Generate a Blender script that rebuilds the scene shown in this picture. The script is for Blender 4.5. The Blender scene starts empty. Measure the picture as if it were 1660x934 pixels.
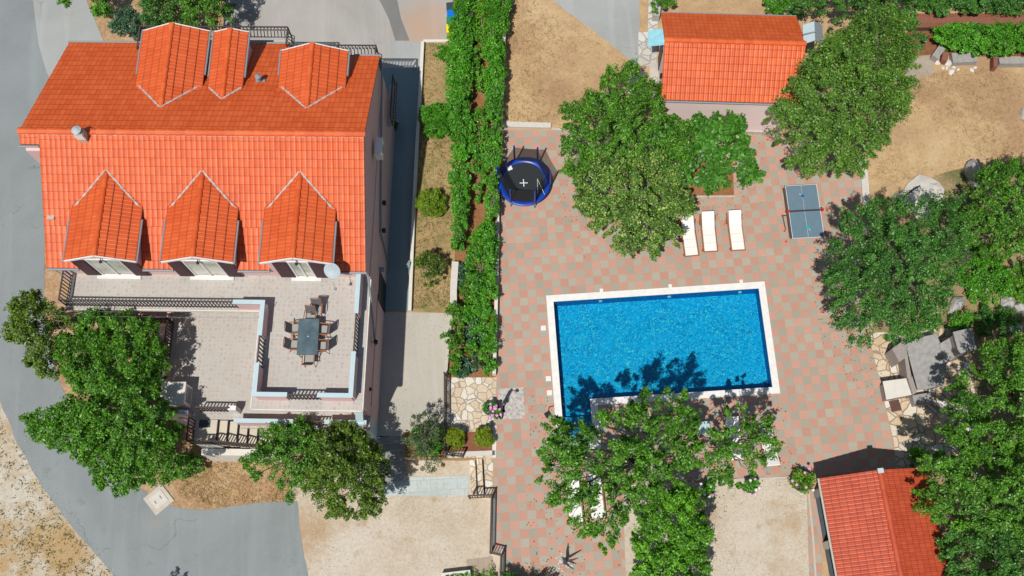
import bpy, math, random
import numpy as np
from mathutils import Vector, Matrix
from mathutils.geometry import tessellate_polygon
random.seed(7); RNG=np.random.default_rng(11)
S=bpy.context.scene; COL=S.collection; PI=math.pi
# ------------------------------------------------------------ camera (drone, looking steeply down)
CF,CT,CR,CH=1732.94,0.312428,-0.0646026,48.779
_R0=Vector((1,0,0));_U0=Vector((0,math.cos(CT),math.sin(CT)));CFW=Vector((0,math.sin(CT),-math.cos(CT)))
CRT=_R0*math.cos(CR)+_U0*math.sin(CR);CUP=-_R0*math.sin(CR)+_U0*math.cos(CR)
def G(px,py,z=0.0):
    d=CFW*CF+CRT*(px-830)-CUP*(py-467);s=(z-CH)/d.z
    return Vector((s*d.x,s*d.y,z))
cd=bpy.data.cameras.new('camera');cam=bpy.data.objects.new('camera',cd);COL.objects.link(cam)
cam.matrix_world=Matrix(((CRT.x,CUP.x,-CFW.x,0),(CRT.y,CUP.y,-CFW.y,0),(CRT.z,CUP.z,-CFW.z,CH),(0,0,0,1)))
cd.sensor_width=36;cd.lens=36*CF/1660;cd.clip_start=1;cd.clip_end=3000;S.camera=cam
# ------------------------------------------------------------ light
SUNV=Vector((-.235,-.44,1)).normalized()
w=bpy.data.worlds.new('World');S.world=w;w.use_nodes=True
nt=w.node_tree;bg=nt.nodes['Background'];sk=nt.nodes.new('ShaderNodeTexSky');sk.sky_type='NISHITA';sk.sun_disc=False
sk.sun_elevation=math.asin(SUNV.z);sk.sun_rotation=math.atan2(SUNV.x,SUNV.y);nt.links.new(sk.outputs[0],bg.inputs[0]);bg.inputs[1].default_value=.075
sl=bpy.data.lights.new('sun','SUN');sl.energy=4.45;sl.angle=math.radians(.53);sl.color=(1,.95,.88)
so=bpy.data.objects.new('sun',sl);COL.objects.link(so);so.rotation_euler=(-SUNV).to_track_quat('-Z','Y').to_euler();so.location=SUNV*40
S.view_settings.view_transform='Standard';S.view_settings.look='None';S.view_settings.exposure=-.10;S.view_settings.gamma=1
S.render.engine='CYCLES'
try:
    S.cycles.max_bounces=6;S.cycles.transparent_max_bounces=12;S.cycles.caustics_reflective=False;S.cycles.caustics_refractive=False
except Exception: pass
# ------------------------------------------------------------ materials
class NT:
    def __init__(s,name):
        s.m=bpy.data.materials.new(name);s.m.use_nodes=True;s.t=s.m.node_tree;s.t.nodes.clear()
        s.out=s.n('ShaderNodeOutputMaterial')
    def n(s,ty,**k):
        x=s.t.nodes.new(ty)
        for a,b in k.items(): setattr(x,a,b)
        return x
    def l(s,a,b): s.t.links.new(a,b)
    def obj(s): return s.n('ShaderNodeTexCoord').outputs['Object']
    def noise(s,sc,det=4,rough=.6,vec=None,dist=0):
        x=s.n('ShaderNodeTexNoise');x.inputs['Scale'].default_value=sc;x.inputs['Detail'].default_value=det;x.inputs['Roughness'].default_value=rough;x.inputs['Distortion'].default_value=dist
        s.l(vec if vec is not None else s.obj(),x.inputs['Vector']);return x.outputs['Fac']
    def ramp(s,fac,stops,interp='LINEAR'):
        r=s.n('ShaderNodeValToRGB');r.color_ramp.interpolation=interp;e=r.color_ramp.elements
        while len(e)<len(stops): e.new(.5)
        for i,(p,c) in enumerate(stops): e[i].position=p;e[i].color=(c[0],c[1],c[2],1) if len(c)==3 else c
        s.l(fac,r.inputs[0]);return r.outputs[0]
    def mix(s,f,a,b,mode='MIX'):
        x=s.n('ShaderNodeMix');x.data_type='RGBA';x.blend_type=mode
        for sock,v in ((x.inputs[0],f),(x.inputs[6],a),(x.inputs[7],b)):
            if hasattr(v,'is_linked') or hasattr(v,'links'): s.l(v,sock)
            elif isinstance(v,(int,float)): sock.default_value=v
            else: sock.default_value=(v[0],v[1],v[2],1)
        return x.outputs[2]
    def math(s,op,a,b=0,clamp=False):
        x=s.n('ShaderNodeMath',operation=op);x.use_clamp=clamp
        for sock,v in ((x.inputs[0],a),(x.inputs[1],b)):
            if isinstance(v,(int,float)): sock.default_value=v
            else: s.l(v,sock)
        return x.outputs[0]
    def bump(s,h,st=.3,d=.02):
        x=s.n('ShaderNodeBump');x.inputs['Strength'].default_value=st;x.inputs['Distance'].default_value=d;s.l(h,x.inputs['Height']);return x.outputs[0]
    def pbr(s,col,rough=.8,bump=None,metal=0,spec=.3):
        b=s.n('ShaderNodeBsdfPrincipled')
        if isinstance(col,(tuple,list)): b.inputs['Base Color'].default_value=(*col,1)
        else: s.l(col,b.inputs['Base Color'])
        if isinstance(rough,(int,float)): b.inputs['Roughness'].default_value=rough
        else: s.l(rough,b.inputs['Roughness'])
        b.inputs['Metallic'].default_value=metal;b.inputs['Specular IOR Level'].default_value=spec
        if bump is not None: s.l(bump,b.inputs['Normal'])
        s.l(b.outputs[0],s.out.inputs[0]);return s.m
M={}
def plain(name,c,rough=.7,var=.12,sc=6,metal=0,spec=.3,bst=.15):
    k=NT(name);f=k.noise(sc,5);f2=k.noise(sc*9,3)
    a=k.ramp(f,[(.3,tuple(x*(1-var) for x in c)),(.7,tuple(min(1,x*(1+var)) for x in c))])
    a=k.mix(.3,a,k.ramp(f2,[(.35,tuple(x*(1-var*1.6) for x in c)),(.65,tuple(min(1,x*(1+var)) for x in c))]))
    M[name]=k.pbr(a,rough,k.bump(f2,bst,.01),metal,spec);return M[name]
plain('white paint',(.74,.73,.70),.6,.10,4);plain('pale blue paint',(.46,.585,.62),.65,.06,3)
plain('dark iron',(.075,.058,.055),.5,.15);plain('shutter brown',(.052,.022,.03),.5,.12,20)
plain('zinc',(.24,.27,.29),.5,.1);plain('weathered flashing',(.46,.44,.42),.8,.35,7);plain('dish grey',(.40,.47,.49),.5,.06);plain('concrete trim',(.50,.46,.40),.85,.14,3)
plain('white stone kerb',(.66,.63,.57),.85,.10,4);plain('black plastic',(.02,.021,.025),.45,.2)
plain('wood orange',(.33,.115,.045),.55,.22,14);plain('bark',(.25,.225,.19),.9,.3,9,bst=.6)
plain('cushion white',(.78,.77,.73),.9,.04,8);plain('sling grey',(.34,.34,.32),.8,.12,30);plain('sling dark',(.12,.125,.135),.8,.15,30)
plain('bin blue',(.005,.16,.62),.4,.05);plain('bin green',(.03,.22,.10),.4,.05);plain('bin yellow',(.85,.70,.0),.4,.05);plain('bin grey',(.04,.06,.08),.5,.1)
plain('tramp blue',(.004,.045,.33),.35,.12,5,spec=.5);plain('tramp mat',(.022,.028,.033),.75,.15,60);plain('bat teal',(.0,.42,.38),.4,.05);plain('bat blue',(.01,.12,.35),.4,.05)
plain('plastic red',(.6,.02,.02),.4,.05);plain('terracotta pot',(.20,.09,.06),.8,.15);plain('pot grey',(.10,.085,.08),.7,.15)
plain('flower pink',(.72,.33,.60),.8,.15,30);plain('flower white',(.75,.68,.70),.8,.1,30)
plain('slab grey',(.33,.32,.31),.8,.25,5,bst=.4);plain('rock',(.42,.41,.39),.9,.28,6,bst=.9);plain('cut stone',(.33,.29,.27),.85,.25,16,bst=.6)
plain('canvas pink',(.66,.47,.44),.85,.05,3);plain('grey metal',(.30,.31,.32),.5,.1,metal=.3);plain('brick red',(.24,.10,.07),.85,.15)
plain('step concrete',(.26,.26,.25),.85,.18,4);plain('stair stone',(.58,.52,.42),.8,.10,3);plain('dark rubber',(.06,.075,.09),.7,.2)
plain('table blue',(.13,.205,.26),.45,.08,3,spec=.4);plain('white line',(.75,.75,.75),.5,.03);plain('stone pale',(.58,.55,.50),.85,.12,7,bst=.4)
def wallmat(name,c):
    k=NT(name);a=k.ramp(k.noise(.9,6),[(.3,tuple(x*.93 for x in c)),(.7,c)]);f=k.noise(60,2)
    M[name]=k.pbr(a,.9,k.bump(f,.15,.005),spec=.15)
wallmat('pink render',(.72,.49,.48));wallmat('pale pink render',(.92,.75,.73))
# glass panes
k=NT('window glass');M['window glass']=k.pbr(k.ramp(k.noise(1.2,3),[(.35,(.30,.33,.28)),(.6,(.62,.62,.52))]),.12,spec=.6)
# asphalt
def asphalt(name,c,sc=1,tint=(.36,.30,.24),stain=None):
    k=NT(name);a=k.ramp(k.noise(.22*sc,6,.6,dist=.6),[(.3,tuple(x*.80 for x in c)),(.7,tuple(x*1.12 for x in c))])
    fine=k.noise(28,4,.7);a=k.mix(.35,a,k.ramp(fine,[(.3,tuple(x*.72 for x in c)),(.7,tuple(x*1.25 for x in c))]))
    blotch=k.ramp(k.noise(.55*sc,5,.65),[(.60,(0,0,0)),(.78,(1,1,1))])
    a=k.mix(k.math('MULTIPLY',blotch,.25),a,tint)
    v=k.n('ShaderNodeTexVoronoi');v.feature='DISTANCE_TO_EDGE';v.inputs['Scale'].default_value=.16;mp=k.n('ShaderNodeMapping')
    nn=k.n('ShaderNodeTexNoise');nn.inputs['Scale'].default_value=.8;nn.inputs['Detail'].default_value=6;k.l(k.obj(),nn.inputs['Vector'])
    ad=k.n('ShaderNodeVectorMath',operation='ADD');sc2=k.n('ShaderNodeVectorMath',operation='SCALE');sc2.inputs['Scale'].default_value=3.2;k.l(nn.outputs['Color'],sc2.inputs[0]);k.l(k.obj(),ad.inputs[0]);k.l(sc2.outputs[0],ad.inputs[1]);k.l(ad.outputs[0],v.inputs['Vector'])
    cr=k.ramp(v.outputs['Distance'],[(0,(1,1,1)),(.007,(0,0,0))]);cr=k.math('MULTIPLY',cr,k.ramp(k.noise(.3,2),[(.48,(0,0,0)),(.6,(1,1,1))]))
    a=k.mix(k.math('MULTIPLY',cr,.6),a,tuple(x*.35 for x in c))
    mp2=k.n('ShaderNodeMapping');mp2.inputs['Scale'].default_value=(1.6,.16,1);mp2.inputs['Rotation'].default_value=(0,0,.25);k.l(k.obj(),mp2.inputs[0])
    tyre=k.ramp(k.noise(.7,5,.6,vec=mp2.outputs[0],dist=.5),[(.50,(0,0,0)),(.66,(1,1,1))]);a=k.mix(k.math('MULTIPLY',tyre,.30),a,tuple(min(1,x*1.30) for x in c))
    oil=k.ramp(k.noise(.9,6,.72),[(.62,(0,0,0)),(.72,(1,1,1))]);a=k.mix(k.math('MULTIPLY',oil,.28),a,tuple(x*.55 for x in c))
    if stain:
        ds=k.n('ShaderNodeVectorMath',operation='DISTANCE');k.l(k.obj(),ds.inputs[0]);ds.inputs[1].default_value=(stain[0],stain[1],0)
        dd=k.math('ADD',ds.outputs['Value'],k.math('MULTIPLY',k.math('SUBTRACT',k.noise(.9,5),.5),2.2));a=k.mix(k.math('MULTIPLY',k.ramp(k.math('DIVIDE',dd,2.6),[(.1,(1,1,1)),(.8,(0,0,0))]),.75),a,(.47,.30,.20))
    sp=k.ramp(k.noise(9,2,.5),[(.74,(0,0,0)),(.78,(1,1,1))]);a=k.mix(k.math('MULTIPLY',sp,.5),a,tuple(x*.5 for x in c))
    M[name]=k.pbr(a,.85,k.bump(fine,.3,.01),spec=.2)
asphalt('road asphalt',(.235,.262,.265));asphalt('light asphalt',(.35,.365,.355));asphalt('drive concrete',(.37,.36,.335),tint=(.42,.33,.25),stain=G(688,42));asphalt('patch asphalt',(.20,.20,.195));asphalt('yard concrete',(.44,.42,.365),tint=(.40,.36,.30));asphalt('shade toned lane concrete',(.20,.28,.29))  # side lane: same concrete, house shade put into its base as dark teal
# dry grass soils
def soil(name,stops,sc=.6,fine_amt=.45,extra=None):
    k=NT(name);f=k.noise(sc,8,.68,dist=.4);a=k.ramp(f,stops)
    f2=k.noise(7,6,.75);f3=k.noise(38,4,.75)
    a=k.mix(fine_amt,a,k.ramp(f2,[(.34,tuple(x*.45 for x in stops[0][1])),(.5,stops[len(stops)//2][1]),(.66,tuple(min(1,x*1.25) for x in stops[-1][1]))]))
    a=k.mix(.18,a,k.ramp(f3,[(.3,tuple(x*.3 for x in stops[0][1])),(.7,tuple(min(1,x*1.3) for x in stops[-1][1]))]))
    if extra:
        for (esc,lo,hi,c,amt) in extra:
            e=k.ramp(k.noise(esc,5,.65),[(lo,(0,0,0)),(hi,(1,1,1))]);a=k.mix(k.math('MULTIPLY',e,amt),a,c)
    M[name]=k.pbr(a,.95,k.bump(f3,.7,.03),spec=.1)
soil('dry grass',[(.32,(.35,.215,.12)),(.5,(.50,.345,.185)),(.68,(.62,.46,.27))],.38,.22,[(.22,.50,.62,(.36,.225,.13),.75),(1.3,.60,.72,(.24,.17,.11),.6),(5,.66,.73,(.10,.13,.04),.5)])
soil('lawn dry',[(.3,(.24,.15,.07)),(.5,(.40,.28,.13)),(.7,(.46,.34,.18))],.7,.4,[(.9,.50,.66,(.13,.16,.05),.6)])
soil('gravel pale',[(.3,(.45,.35,.24)),(.5,(.56,.49,.39)),(.7,(.64,.59,.51))],.35,.22,[(.30,.52,.66,(.40,.25,.12),.7),(1.6,.60,.72,(.36,.24,.12),.6)])
soil('gravel verge',[(.3,(.42,.32,.19)),(.5,(.54,.49,.39)),(.7,(.62,.60,.54))],.45,.28,[(.33,.46,.60,(.43,.28,.12),.85),(1.1,.54,.66,(.36,.22,.09),.6),(2.6,.62,.72,(.13,.12,.05),.7)])
soil('brown verge',[(.3,(.27,.15,.07)),(.5,(.40,.24,.12)),(.7,(.55,.44,.30))],.9,.4)
soil('garden soil',[(.3,(.18,.075,.03)),(.5,(.30,.14,.065)),(.7,(.38,.20,.10))],1.2,.35)
soil('red soil',[(.3,(.17,.062,.035)),(.5,(.24,.10,.055)),(.7,(.30,.14,.08))],1.2,.25)
soil('base earth',[(.3,(.20,.14,.07)),(.5,(.33,.24,.13)),(.7,(.42,.33,.2))],.2,.4,[(.25,.5,.6,(.09,.12,.04),.7)])
soil('shower gravel',[(.3,(.30,.28,.26)),(.5,(.46,.43,.40)),(.7,(.66,.63,.60))],9,.6)
soil('dusty concrete',[(.3,(.34,.27,.20)),(.5,(.40,.33,.26)),(.7,(.43,.37,.31))],.8,.15)
# checker deck
def floor_tiles():
    k=NT('checker tiles');sep=k.n('ShaderNodeSeparateXYZ');mp=k.n('ShaderNodeMapping');mp.inputs['Rotation'].default_value=(0,0,-.0092);k.l(k.obj(),mp.inputs[0]);k.l(mp.outputs[0],sep.inputs[0])
    T=.4;u=k.math('DIVIDE',k.math('ADD',sep.outputs[0],.329+8),T);v=k.math('DIVIDE',k.math('ADD',sep.outputs[1],.385+80),T)
    fu=k.math('FLOOR',u);fv=k.math('FLOOR',v);par=k.math('MODULO',k.math('ADD',fu,fv),2)
    ru=k.math('FRACT',u);rv=k.math('FRACT',v)
    e=k.math('MINIMUM',k.math('MINIMUM',ru,k.math('SUBTRACT',1,ru)),k.math('MINIMUM',rv,k.math('SUBTRACT',1,rv)))
    cb=k.n('ShaderNodeCombineXYZ');k.l(fu,cb.inputs[0]);k.l(fv,cb.inputs[1]);wn=k.n('ShaderNodeTexWhiteNoise');k.l(cb.outputs[0],wn.inputs[0])
    fine=k.noise(26,3,.7);big=k.noise(.5,5,.6)
    grey=k.mix(wn.outputs[0],(.345,.32,.26),(.42,.39,.32));pink=k.mix(wn.outputs[0],(.49,.26,.195),(.56,.315,.245))
    c=k.mix(par,grey,pink);c=k.mix(.5,c,k.mix(big,(.75,.75,.75),(1.12,1.1,1.08)),'MULTIPLY')
    c=k.mix(k.ramp(fine,[(.35,(.28,.28,.28)),(.6,(0,0,0))]),c,(.30,.22,.17))
    st=k.ramp(k.noise(.35,5,.7),[(.62,(0,0,0)),(.75,(1,1,1))]);c=k.mix(k.math('MULTIPLY',st,.5),c,(.47,.34,.23));s3=k.ramp(k.noise(1.7,6,.72),[(.58,(0,0,0)),(.7,(1,1,1))]);c=k.mix(k.math('MULTIPLY',s3,.28),c,(.30,.25,.20))
    g=k.ramp(e,[(.018,(1,1,1)),(.035,(0,0,0))]);c=k.mix(k.math('MULTIPLY',g,.75),c,(.40,.30,.22))
    M['checker tiles']=k.pbr(c,.85,k.bump(k.math('SUBTRACT',fine,k.math('MULTIPLY',g,1.5)),.25,.01),spec=.2)
floor_tiles()
# terrace printed tiles
def terr():
    k=NT('terrace tiles');br=k.n('ShaderNodeTexVoronoi');br.inputs['Scale'].default_value=5.2;br.inputs['Randomness'].default_value=.35;k.l(k.obj(),br.inputs['Vector'])
    spots=k.ramp(br.outputs['Distance'],[(.26,(1,1,1)),(.50,(0,0,0))]);col=k.ramp(br.outputs['Color'],[(.2,(.28,.26,.25)),(.5,(.46,.32,.25)),(.8,(.32,.28,.26))])
    base=k.ramp(k.noise(.6,5),[(.3,(.385,.37,.335)),(.7,(.46,.445,.41))]);c=k.mix(k.math('MULTIPLY',spots,.9),base,col)
    bt=k.n('ShaderNodeTexBrick');bt.offset=0;bt.inputs['Scale'].default_value=1;bt.inputs['Brick Width'].default_value=.33;bt.inputs['Row Height'].default_value=.33;bt.inputs['Mortar Size'].default_value=.006;k.l(k.obj(),bt.inputs['Vector'])
    c=k.mix(k.math('MULTIPLY',bt.outputs['Fac'],.45),c,(.32,.29,.26))
    c=k.mix(.3,c,k.ramp(k.noise(22,3,.7),[(.35,(.40,.37,.34)),(.65,(.68,.63,.58))]))
    M['terrace tiles']=k.pbr(c,.7,spec=.25)
terr()
def crazy(name,sc,cols,gr):
    k=NT(name);ob=k.obj();nn=k.n('ShaderNodeTexNoise');nn.inputs['Scale'].default_value=3;k.l(ob,nn.inputs['Vector']);s2=k.n('ShaderNodeVectorMath',operation='SCALE');s2.inputs['Scale'].default_value=.12;k.l(nn.outputs['Color'],s2.inputs[0]);ad=k.n('ShaderNodeVectorMath',operation='ADD');k.l(ob,ad.inputs[0]);k.l(s2.outputs[0],ad.inputs[1])
    mp=k.n('ShaderNodeMapping');mp.inputs['Scale'].default_value=(1,1,0.01);k.l(ad.outputs[0],mp.inputs[0])
    v=k.n('ShaderNodeTexVoronoi');v.inputs['Scale'].default_value=sc;k.l(mp.outputs[0],v.inputs['Vector']);v2=k.n('ShaderNodeTexVoronoi');v2.feature='DISTANCE_TO_EDGE';v2.inputs['Scale'].default_value=sc;k.l(mp.outputs[0],v2.inputs['Vector'])
    sp=k.n('ShaderNodeSeparateColor');k.l(v.outputs['Color'],sp.inputs[0]);c=k.ramp(sp.outputs[0],cols);c=k.mix(.35,c,k.ramp(k.noise(14,4,.7),[(.3,tuple(x*.6 for x in cols[0][1])),(.7,cols[-1][1])]))
    g=k.ramp(v2.outputs['Distance'],[(.035,(1,1,1)),(.06,(0,0,0))]);c=k.mix(g,c,gr)
    M[name]=k.pbr(c,.85,k.bump(k.math('SUBTRACT',1,g),.5,.02),spec=.2)
crazy('crazy paving',2.9,[(.0,(.58,.42,.26)),(.4,(.62,.50,.34)),(.7,(.72,.66,.56)),(1,(.76,.73,.68))],(.33,.29,.23))
crazy('crazy paving gold',2.1,[(.0,(.56,.36,.18)),(.4,(.62,.46,.28)),(.7,(.66,.57,.43)),(1,(.74,.72,.68))],(.30,.24,.17))
crazy('crazy paving white',2.0,[(.0,(.44,.42,.37)),(.5,(.56,.53,.47)),(1,(.66,.64,.60))],(.33,.31,.27))
k=NT('blue slabs');bt=k.n('ShaderNodeTexBrick');bt.offset=.5;bt.inputs['Scale'].default_value=1;bt.inputs['Brick Width'].default_value=.62;bt.inputs['Row Height'].default_value=.5;bt.inputs['Mortar Size'].default_value=.012;bt.inputs['Color1'].default_value=(.36,.44,.44,1);bt.inputs['Color2'].default_value=(.50,.56,.55,1);bt.inputs['Mortar'].default_value=(.38,.35,.29,1);k.l(k.obj(),bt.inputs['Vector'])
M['blue slabs']=k.pbr(k.mix(.3,bt.outputs['Color'],k.ramp(k.noise(6,5),[(.3,(.30,.36,.36)),(.7,(.58,.62,.60))])),.8)
# roof tiles: per-tile tint from the UV cell
def roofmat(name,c1,c2,c3):
    k=NT(name);uv=k.n('ShaderNodeTexCoord').outputs['UV'];sep=k.n('ShaderNodeSeparateXYZ');k.l(uv,sep.inputs[0])
    cb=k.n('ShaderNodeCombineXYZ');k.l(k.math('FLOOR',sep.outputs[0]),cb.inputs[0]);k.l(k.math('FLOOR',sep.outputs[1]),cb.inputs[1]);wn=k.n('ShaderNodeTexWhiteNoise');k.l(cb.outputs[0],wn.inputs[0])
    c=k.ramp(wn.outputs[0],[(.05,c1),(.5,c2),(.95,c3)]);c=k.mix(.5,c,k.ramp(k.noise(.5,6,.7),[(.3,c1),(.7,c3)]))
    fv=k.math('FRACT',sep.outputs[1]);fu=k.math('FRACT',sep.outputs[0])
    j=k.math('MINIMUM',fu,k.math('SUBTRACT',1,fu));jl=k.ramp(j,[(.03,(1,1,1)),(.10,(0,0,0))]);c=k.mix(k.math('MULTIPLY',jl,.30),c,tuple(x*.32 for x in c1))
    cl=k.ramp(fv,[(.0,(1,1,1)),(.07,(1,1,1)),(.12,(0,0,0))]);c=k.mix(k.math('MULTIPLY',cl,.62),c,tuple(x*.30 for x in c1))
    dk=k.ramp(k.noise(3.3,6,.75),[(.56,(0,0,0)),(.74,(1,1,1))]);c=k.mix(k.math('MULTIPLY',dk,.38),c,(.24,.07,.035))
    mp=k.n('ShaderNodeMapping');mp.inputs['Scale'].default_value=(5,.5,.5);k.l(k.obj(),mp.inputs[0]);stn=k.ramp(k.noise(1.2,6,.7,vec=mp.outputs[0]),[(.56,(0,0,0)),(.72,(1,1,1))]);c=k.mix(k.math('MULTIPLY',stn,.22),c,(.34,.13,.07))
    odd=k.ramp(wn.outputs[0],[(.955,(0,0,0)),(.965,(1,1,1))]);c=k.mix(k.math('MULTIPLY',odd,.35),c,(.45,.07,.02))
    M[name]=k.pbr(c,k.ramp(k.noise(2.2,5,.7),[(.3,(.46,.46,.46)),(.7,(.6,.6,.6))]),k.bump(k.noise(40,3),.15,.005),spec=.5)
roofmat('roof tile',(.56,.080,.012),(.65,.108,.019),(.72,.145,.036))
roofmat('roof tile red',(.42,.058,.024),(.50,.078,.032),(.57,.105,.042))
# pool
k=NT('pool mosaic');v=k.n('ShaderNodeTexVoronoi');v.inputs['Scale'].default_value=22;v.inputs['Randomness'].default_value=1;wv=k.n('ShaderNodeTexNoise');wv.inputs['Scale'].default_value=3.5;wv.inputs['Detail'].default_value=3;k.l(k.obj(),wv.inputs['Vector']);w2=k.n('ShaderNodeVectorMath',operation='SCALE');w2.inputs['Scale'].default_value=.35;k.l(wv.outputs['Color'],w2.inputs[0]);w3=k.n('ShaderNodeVectorMath',operation='ADD');k.l(k.obj(),w3.inputs[0]);k.l(w2.outputs[0],w3.inputs[1]);k.l(w3.outputs[0],v.inputs['Vector']);sp=k.n('ShaderNodeSeparateColor');k.l(v.outputs['Color'],sp.inputs[0])
c=k.ramp(sp.outputs[0],[(0,(.0,.10,.26)),(.3,(.0,.26,.50)),(.68,(.01,.48,.68)),(.87,(.08,.70,.78)),(.96,(.40,.85,.62)),(1,(.55,.75,.42))])
c=k.mix(k.ramp(k.noise(1.1,6,.7),[(.35,(.15,.15,.15)),(.75,(.8,.8,.8))]),c,(.0,.47,.72));M['pool mosaic']=k.pbr(c,.5)
k=NT('pool wall mosaic');v=k.n('ShaderNodeTexVoronoi');v.inputs['Scale'].default_value=18;k.l(k.obj(),v.inputs['Vector']);sp=k.n('ShaderNodeSeparateColor');k.l(v.outputs['Color'],sp.inputs[0])
M['pool wall mosaic']=k.pbr(k.ramp(sp.outputs[0],[(0,(.0,.07,.25)),(.6,(.0,.15,.42)),(1,(.0,.25,.50))]),.5)
k=NT('pool water');tr=k.n('ShaderNodeBsdfTransparent');tr.inputs[0].default_value=(.44,.81,.92,1);gl=k.n('ShaderNodeBsdfGlossy');gl.inputs['Roughness'].default_value=.03
bn=k.bump(k.noise(5,3,.55,dist=.8),.35,.03);k.l(bn,gl.inputs['Normal']);fr=k.n('ShaderNodeFresnel');fr.inputs['IOR'].default_value=1.33;0;mx=k.n('ShaderNodeMixShader');k.l(fr.outputs[0],mx.inputs[0]);k.l(tr.outputs[0],mx.inputs[1]);k.l(gl.outputs[0],mx.inputs[2]);k.l(mx.outputs[0],k.out.inputs[0]);M['pool water']=k.m
# netting
k=NT('safety net');tr=k.n('ShaderNodeBsdfTransparent');df=k.n('ShaderNodeBsdfDiffuse');df.inputs[0].default_value=(.05,.045,.045,1);mx=k.n('ShaderNodeMixShader')
mx.inputs[0].default_value=.62;k.l(tr.outputs[0],mx.inputs[1]);k.l(df.outputs[0],mx.inputs[2]);k.l(mx.outputs[0],k.out.inputs[0]);M['safety net']=k.m
# smoked glass table
k=NT('smoked glass');M['smoked glass']=k.pbr(k.ramp(k.noise(2,3),[(.3,(.065,.10,.115)),(.7,(.12,.17,.19))]),.2,spec=.6)
k=NT('solar panel');M['solar panel']=k.pbr((.10,.20,.27),.12,spec=.8)
k=NT('awning blue');M['awning blue']=k.pbr(k.ramp(k.noise(4,5),[(.3,(.20,.50,.60)),(.7,(.34,.62,.70))]),.4)
# leaves
def leafmat(name,cols,trans=.36,gloss=.035):
    k=NT(name);ge=k.n('ShaderNodeNewGeometry');n=len(cols)
    c=k.ramp(ge.outputs['Random Per Island'],[((i+.5)/n,cc) for i,cc in enumerate(cols)])
    big=k.ramp(k.noise(.9,3,.6),[(.32,(.62,.66,.60)),(.68,(1.3,1.25,1.1))]);c=k.mix(1.0,c,big,'MULTIPLY')
    df=k.n('ShaderNodeBsdfDiffuse');tl=k.n('ShaderNodeBsdfTranslucent');gl=k.n('ShaderNodeBsdfGlossy');gl.inputs['Roughness'].default_value=.42
    k.l(c,df.inputs[0]);k.l(k.mix(1.0,c,(1.25,1.25,.5),'MULTIPLY'),tl.inputs[0])
    a=k.n('ShaderNodeMixShader');a.inputs[0].default_value=trans;k.l(df.outputs[0],a.inputs[1]);k.l(tl.outputs[0],a.inputs[2])
    b=k.n('ShaderNodeMixShader');b.inputs[0].default_value=gloss;k.l(a.outputs[0],b.inputs[1]);k.l(gl.outputs[0],b.inputs[2]);k.l(b.outputs[0],k.out.inputs[0]);M[name]=k.m
leafmat('leaf green',[(0.051,0.164,0.014),(0.080,0.253,0.020),(0.115,0.328,0.028),(0.188,0.433,0.039)])
leafmat('leaf fig',[(0.048,0.188,0.017),(0.067,0.250,0.022),(0.095,0.312,0.033),(0.142,0.375,0.055)])
leafmat('leaf deep',[(0.034,0.140,0.023),(0.060,0.207,0.037),(0.094,0.281,0.046),(0.152,0.375,0.065)])
leafmat('leaf olive',[(0.057,0.127,0.013),(0.095,0.193,0.017),(0.139,0.252,0.027),(0.239,0.357,0.053)])
leafmat('leaf walnut',[(0.069,0.175,0.022),(0.108,0.267,0.031),(0.155,0.340,0.043),(0.232,0.411,0.074)])
leafmat('leaf speckled',[(0.062,0.174,0.024),(0.096,0.242,0.033),(0.136,0.311,0.049),(0.464,0.591,0.162)])
leafmat('leaf fresh',[(0.065,0.232,0.014),(0.105,0.342,0.019),(0.158,0.437,0.029),(0.236,0.520,0.048)])
leafmat('leaf vine',[(0.045,0.218,0.014),(0.078,0.328,0.018),(0.116,0.423,0.027),(0.207,0.519,0.046)])
leafmat('leaf yellow',[(0.098,0.220,0.010),(0.167,0.319,0.010),(0.235,0.396,0.015),(0.323,0.440,0.030)])
leafmat('leaf lime',[(0.125,0.211,0.005),(0.208,0.328,0.008),(0.302,0.421,0.012),(0.374,0.468,0.020)])
leafmat('leaf lime green',[(.09,.24,.012),(.13,.32,.018),(.18,.38,.025),(.24,.44,.04)])
leafmat('leaf bluish',[(.03,.10,.055),(.05,.16,.09),(.08,.20,.12),(.14,.26,.16)])
leafmat('leaf dry',[(.20,.16,.03),(.32,.24,.05),(.40,.26,.07),(.16,.20,.04)])
leafmat('leaf greyish',[(.06,.11,.05),(.09,.15,.07),(.13,.20,.09),(.18,.25,.12)])
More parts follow.
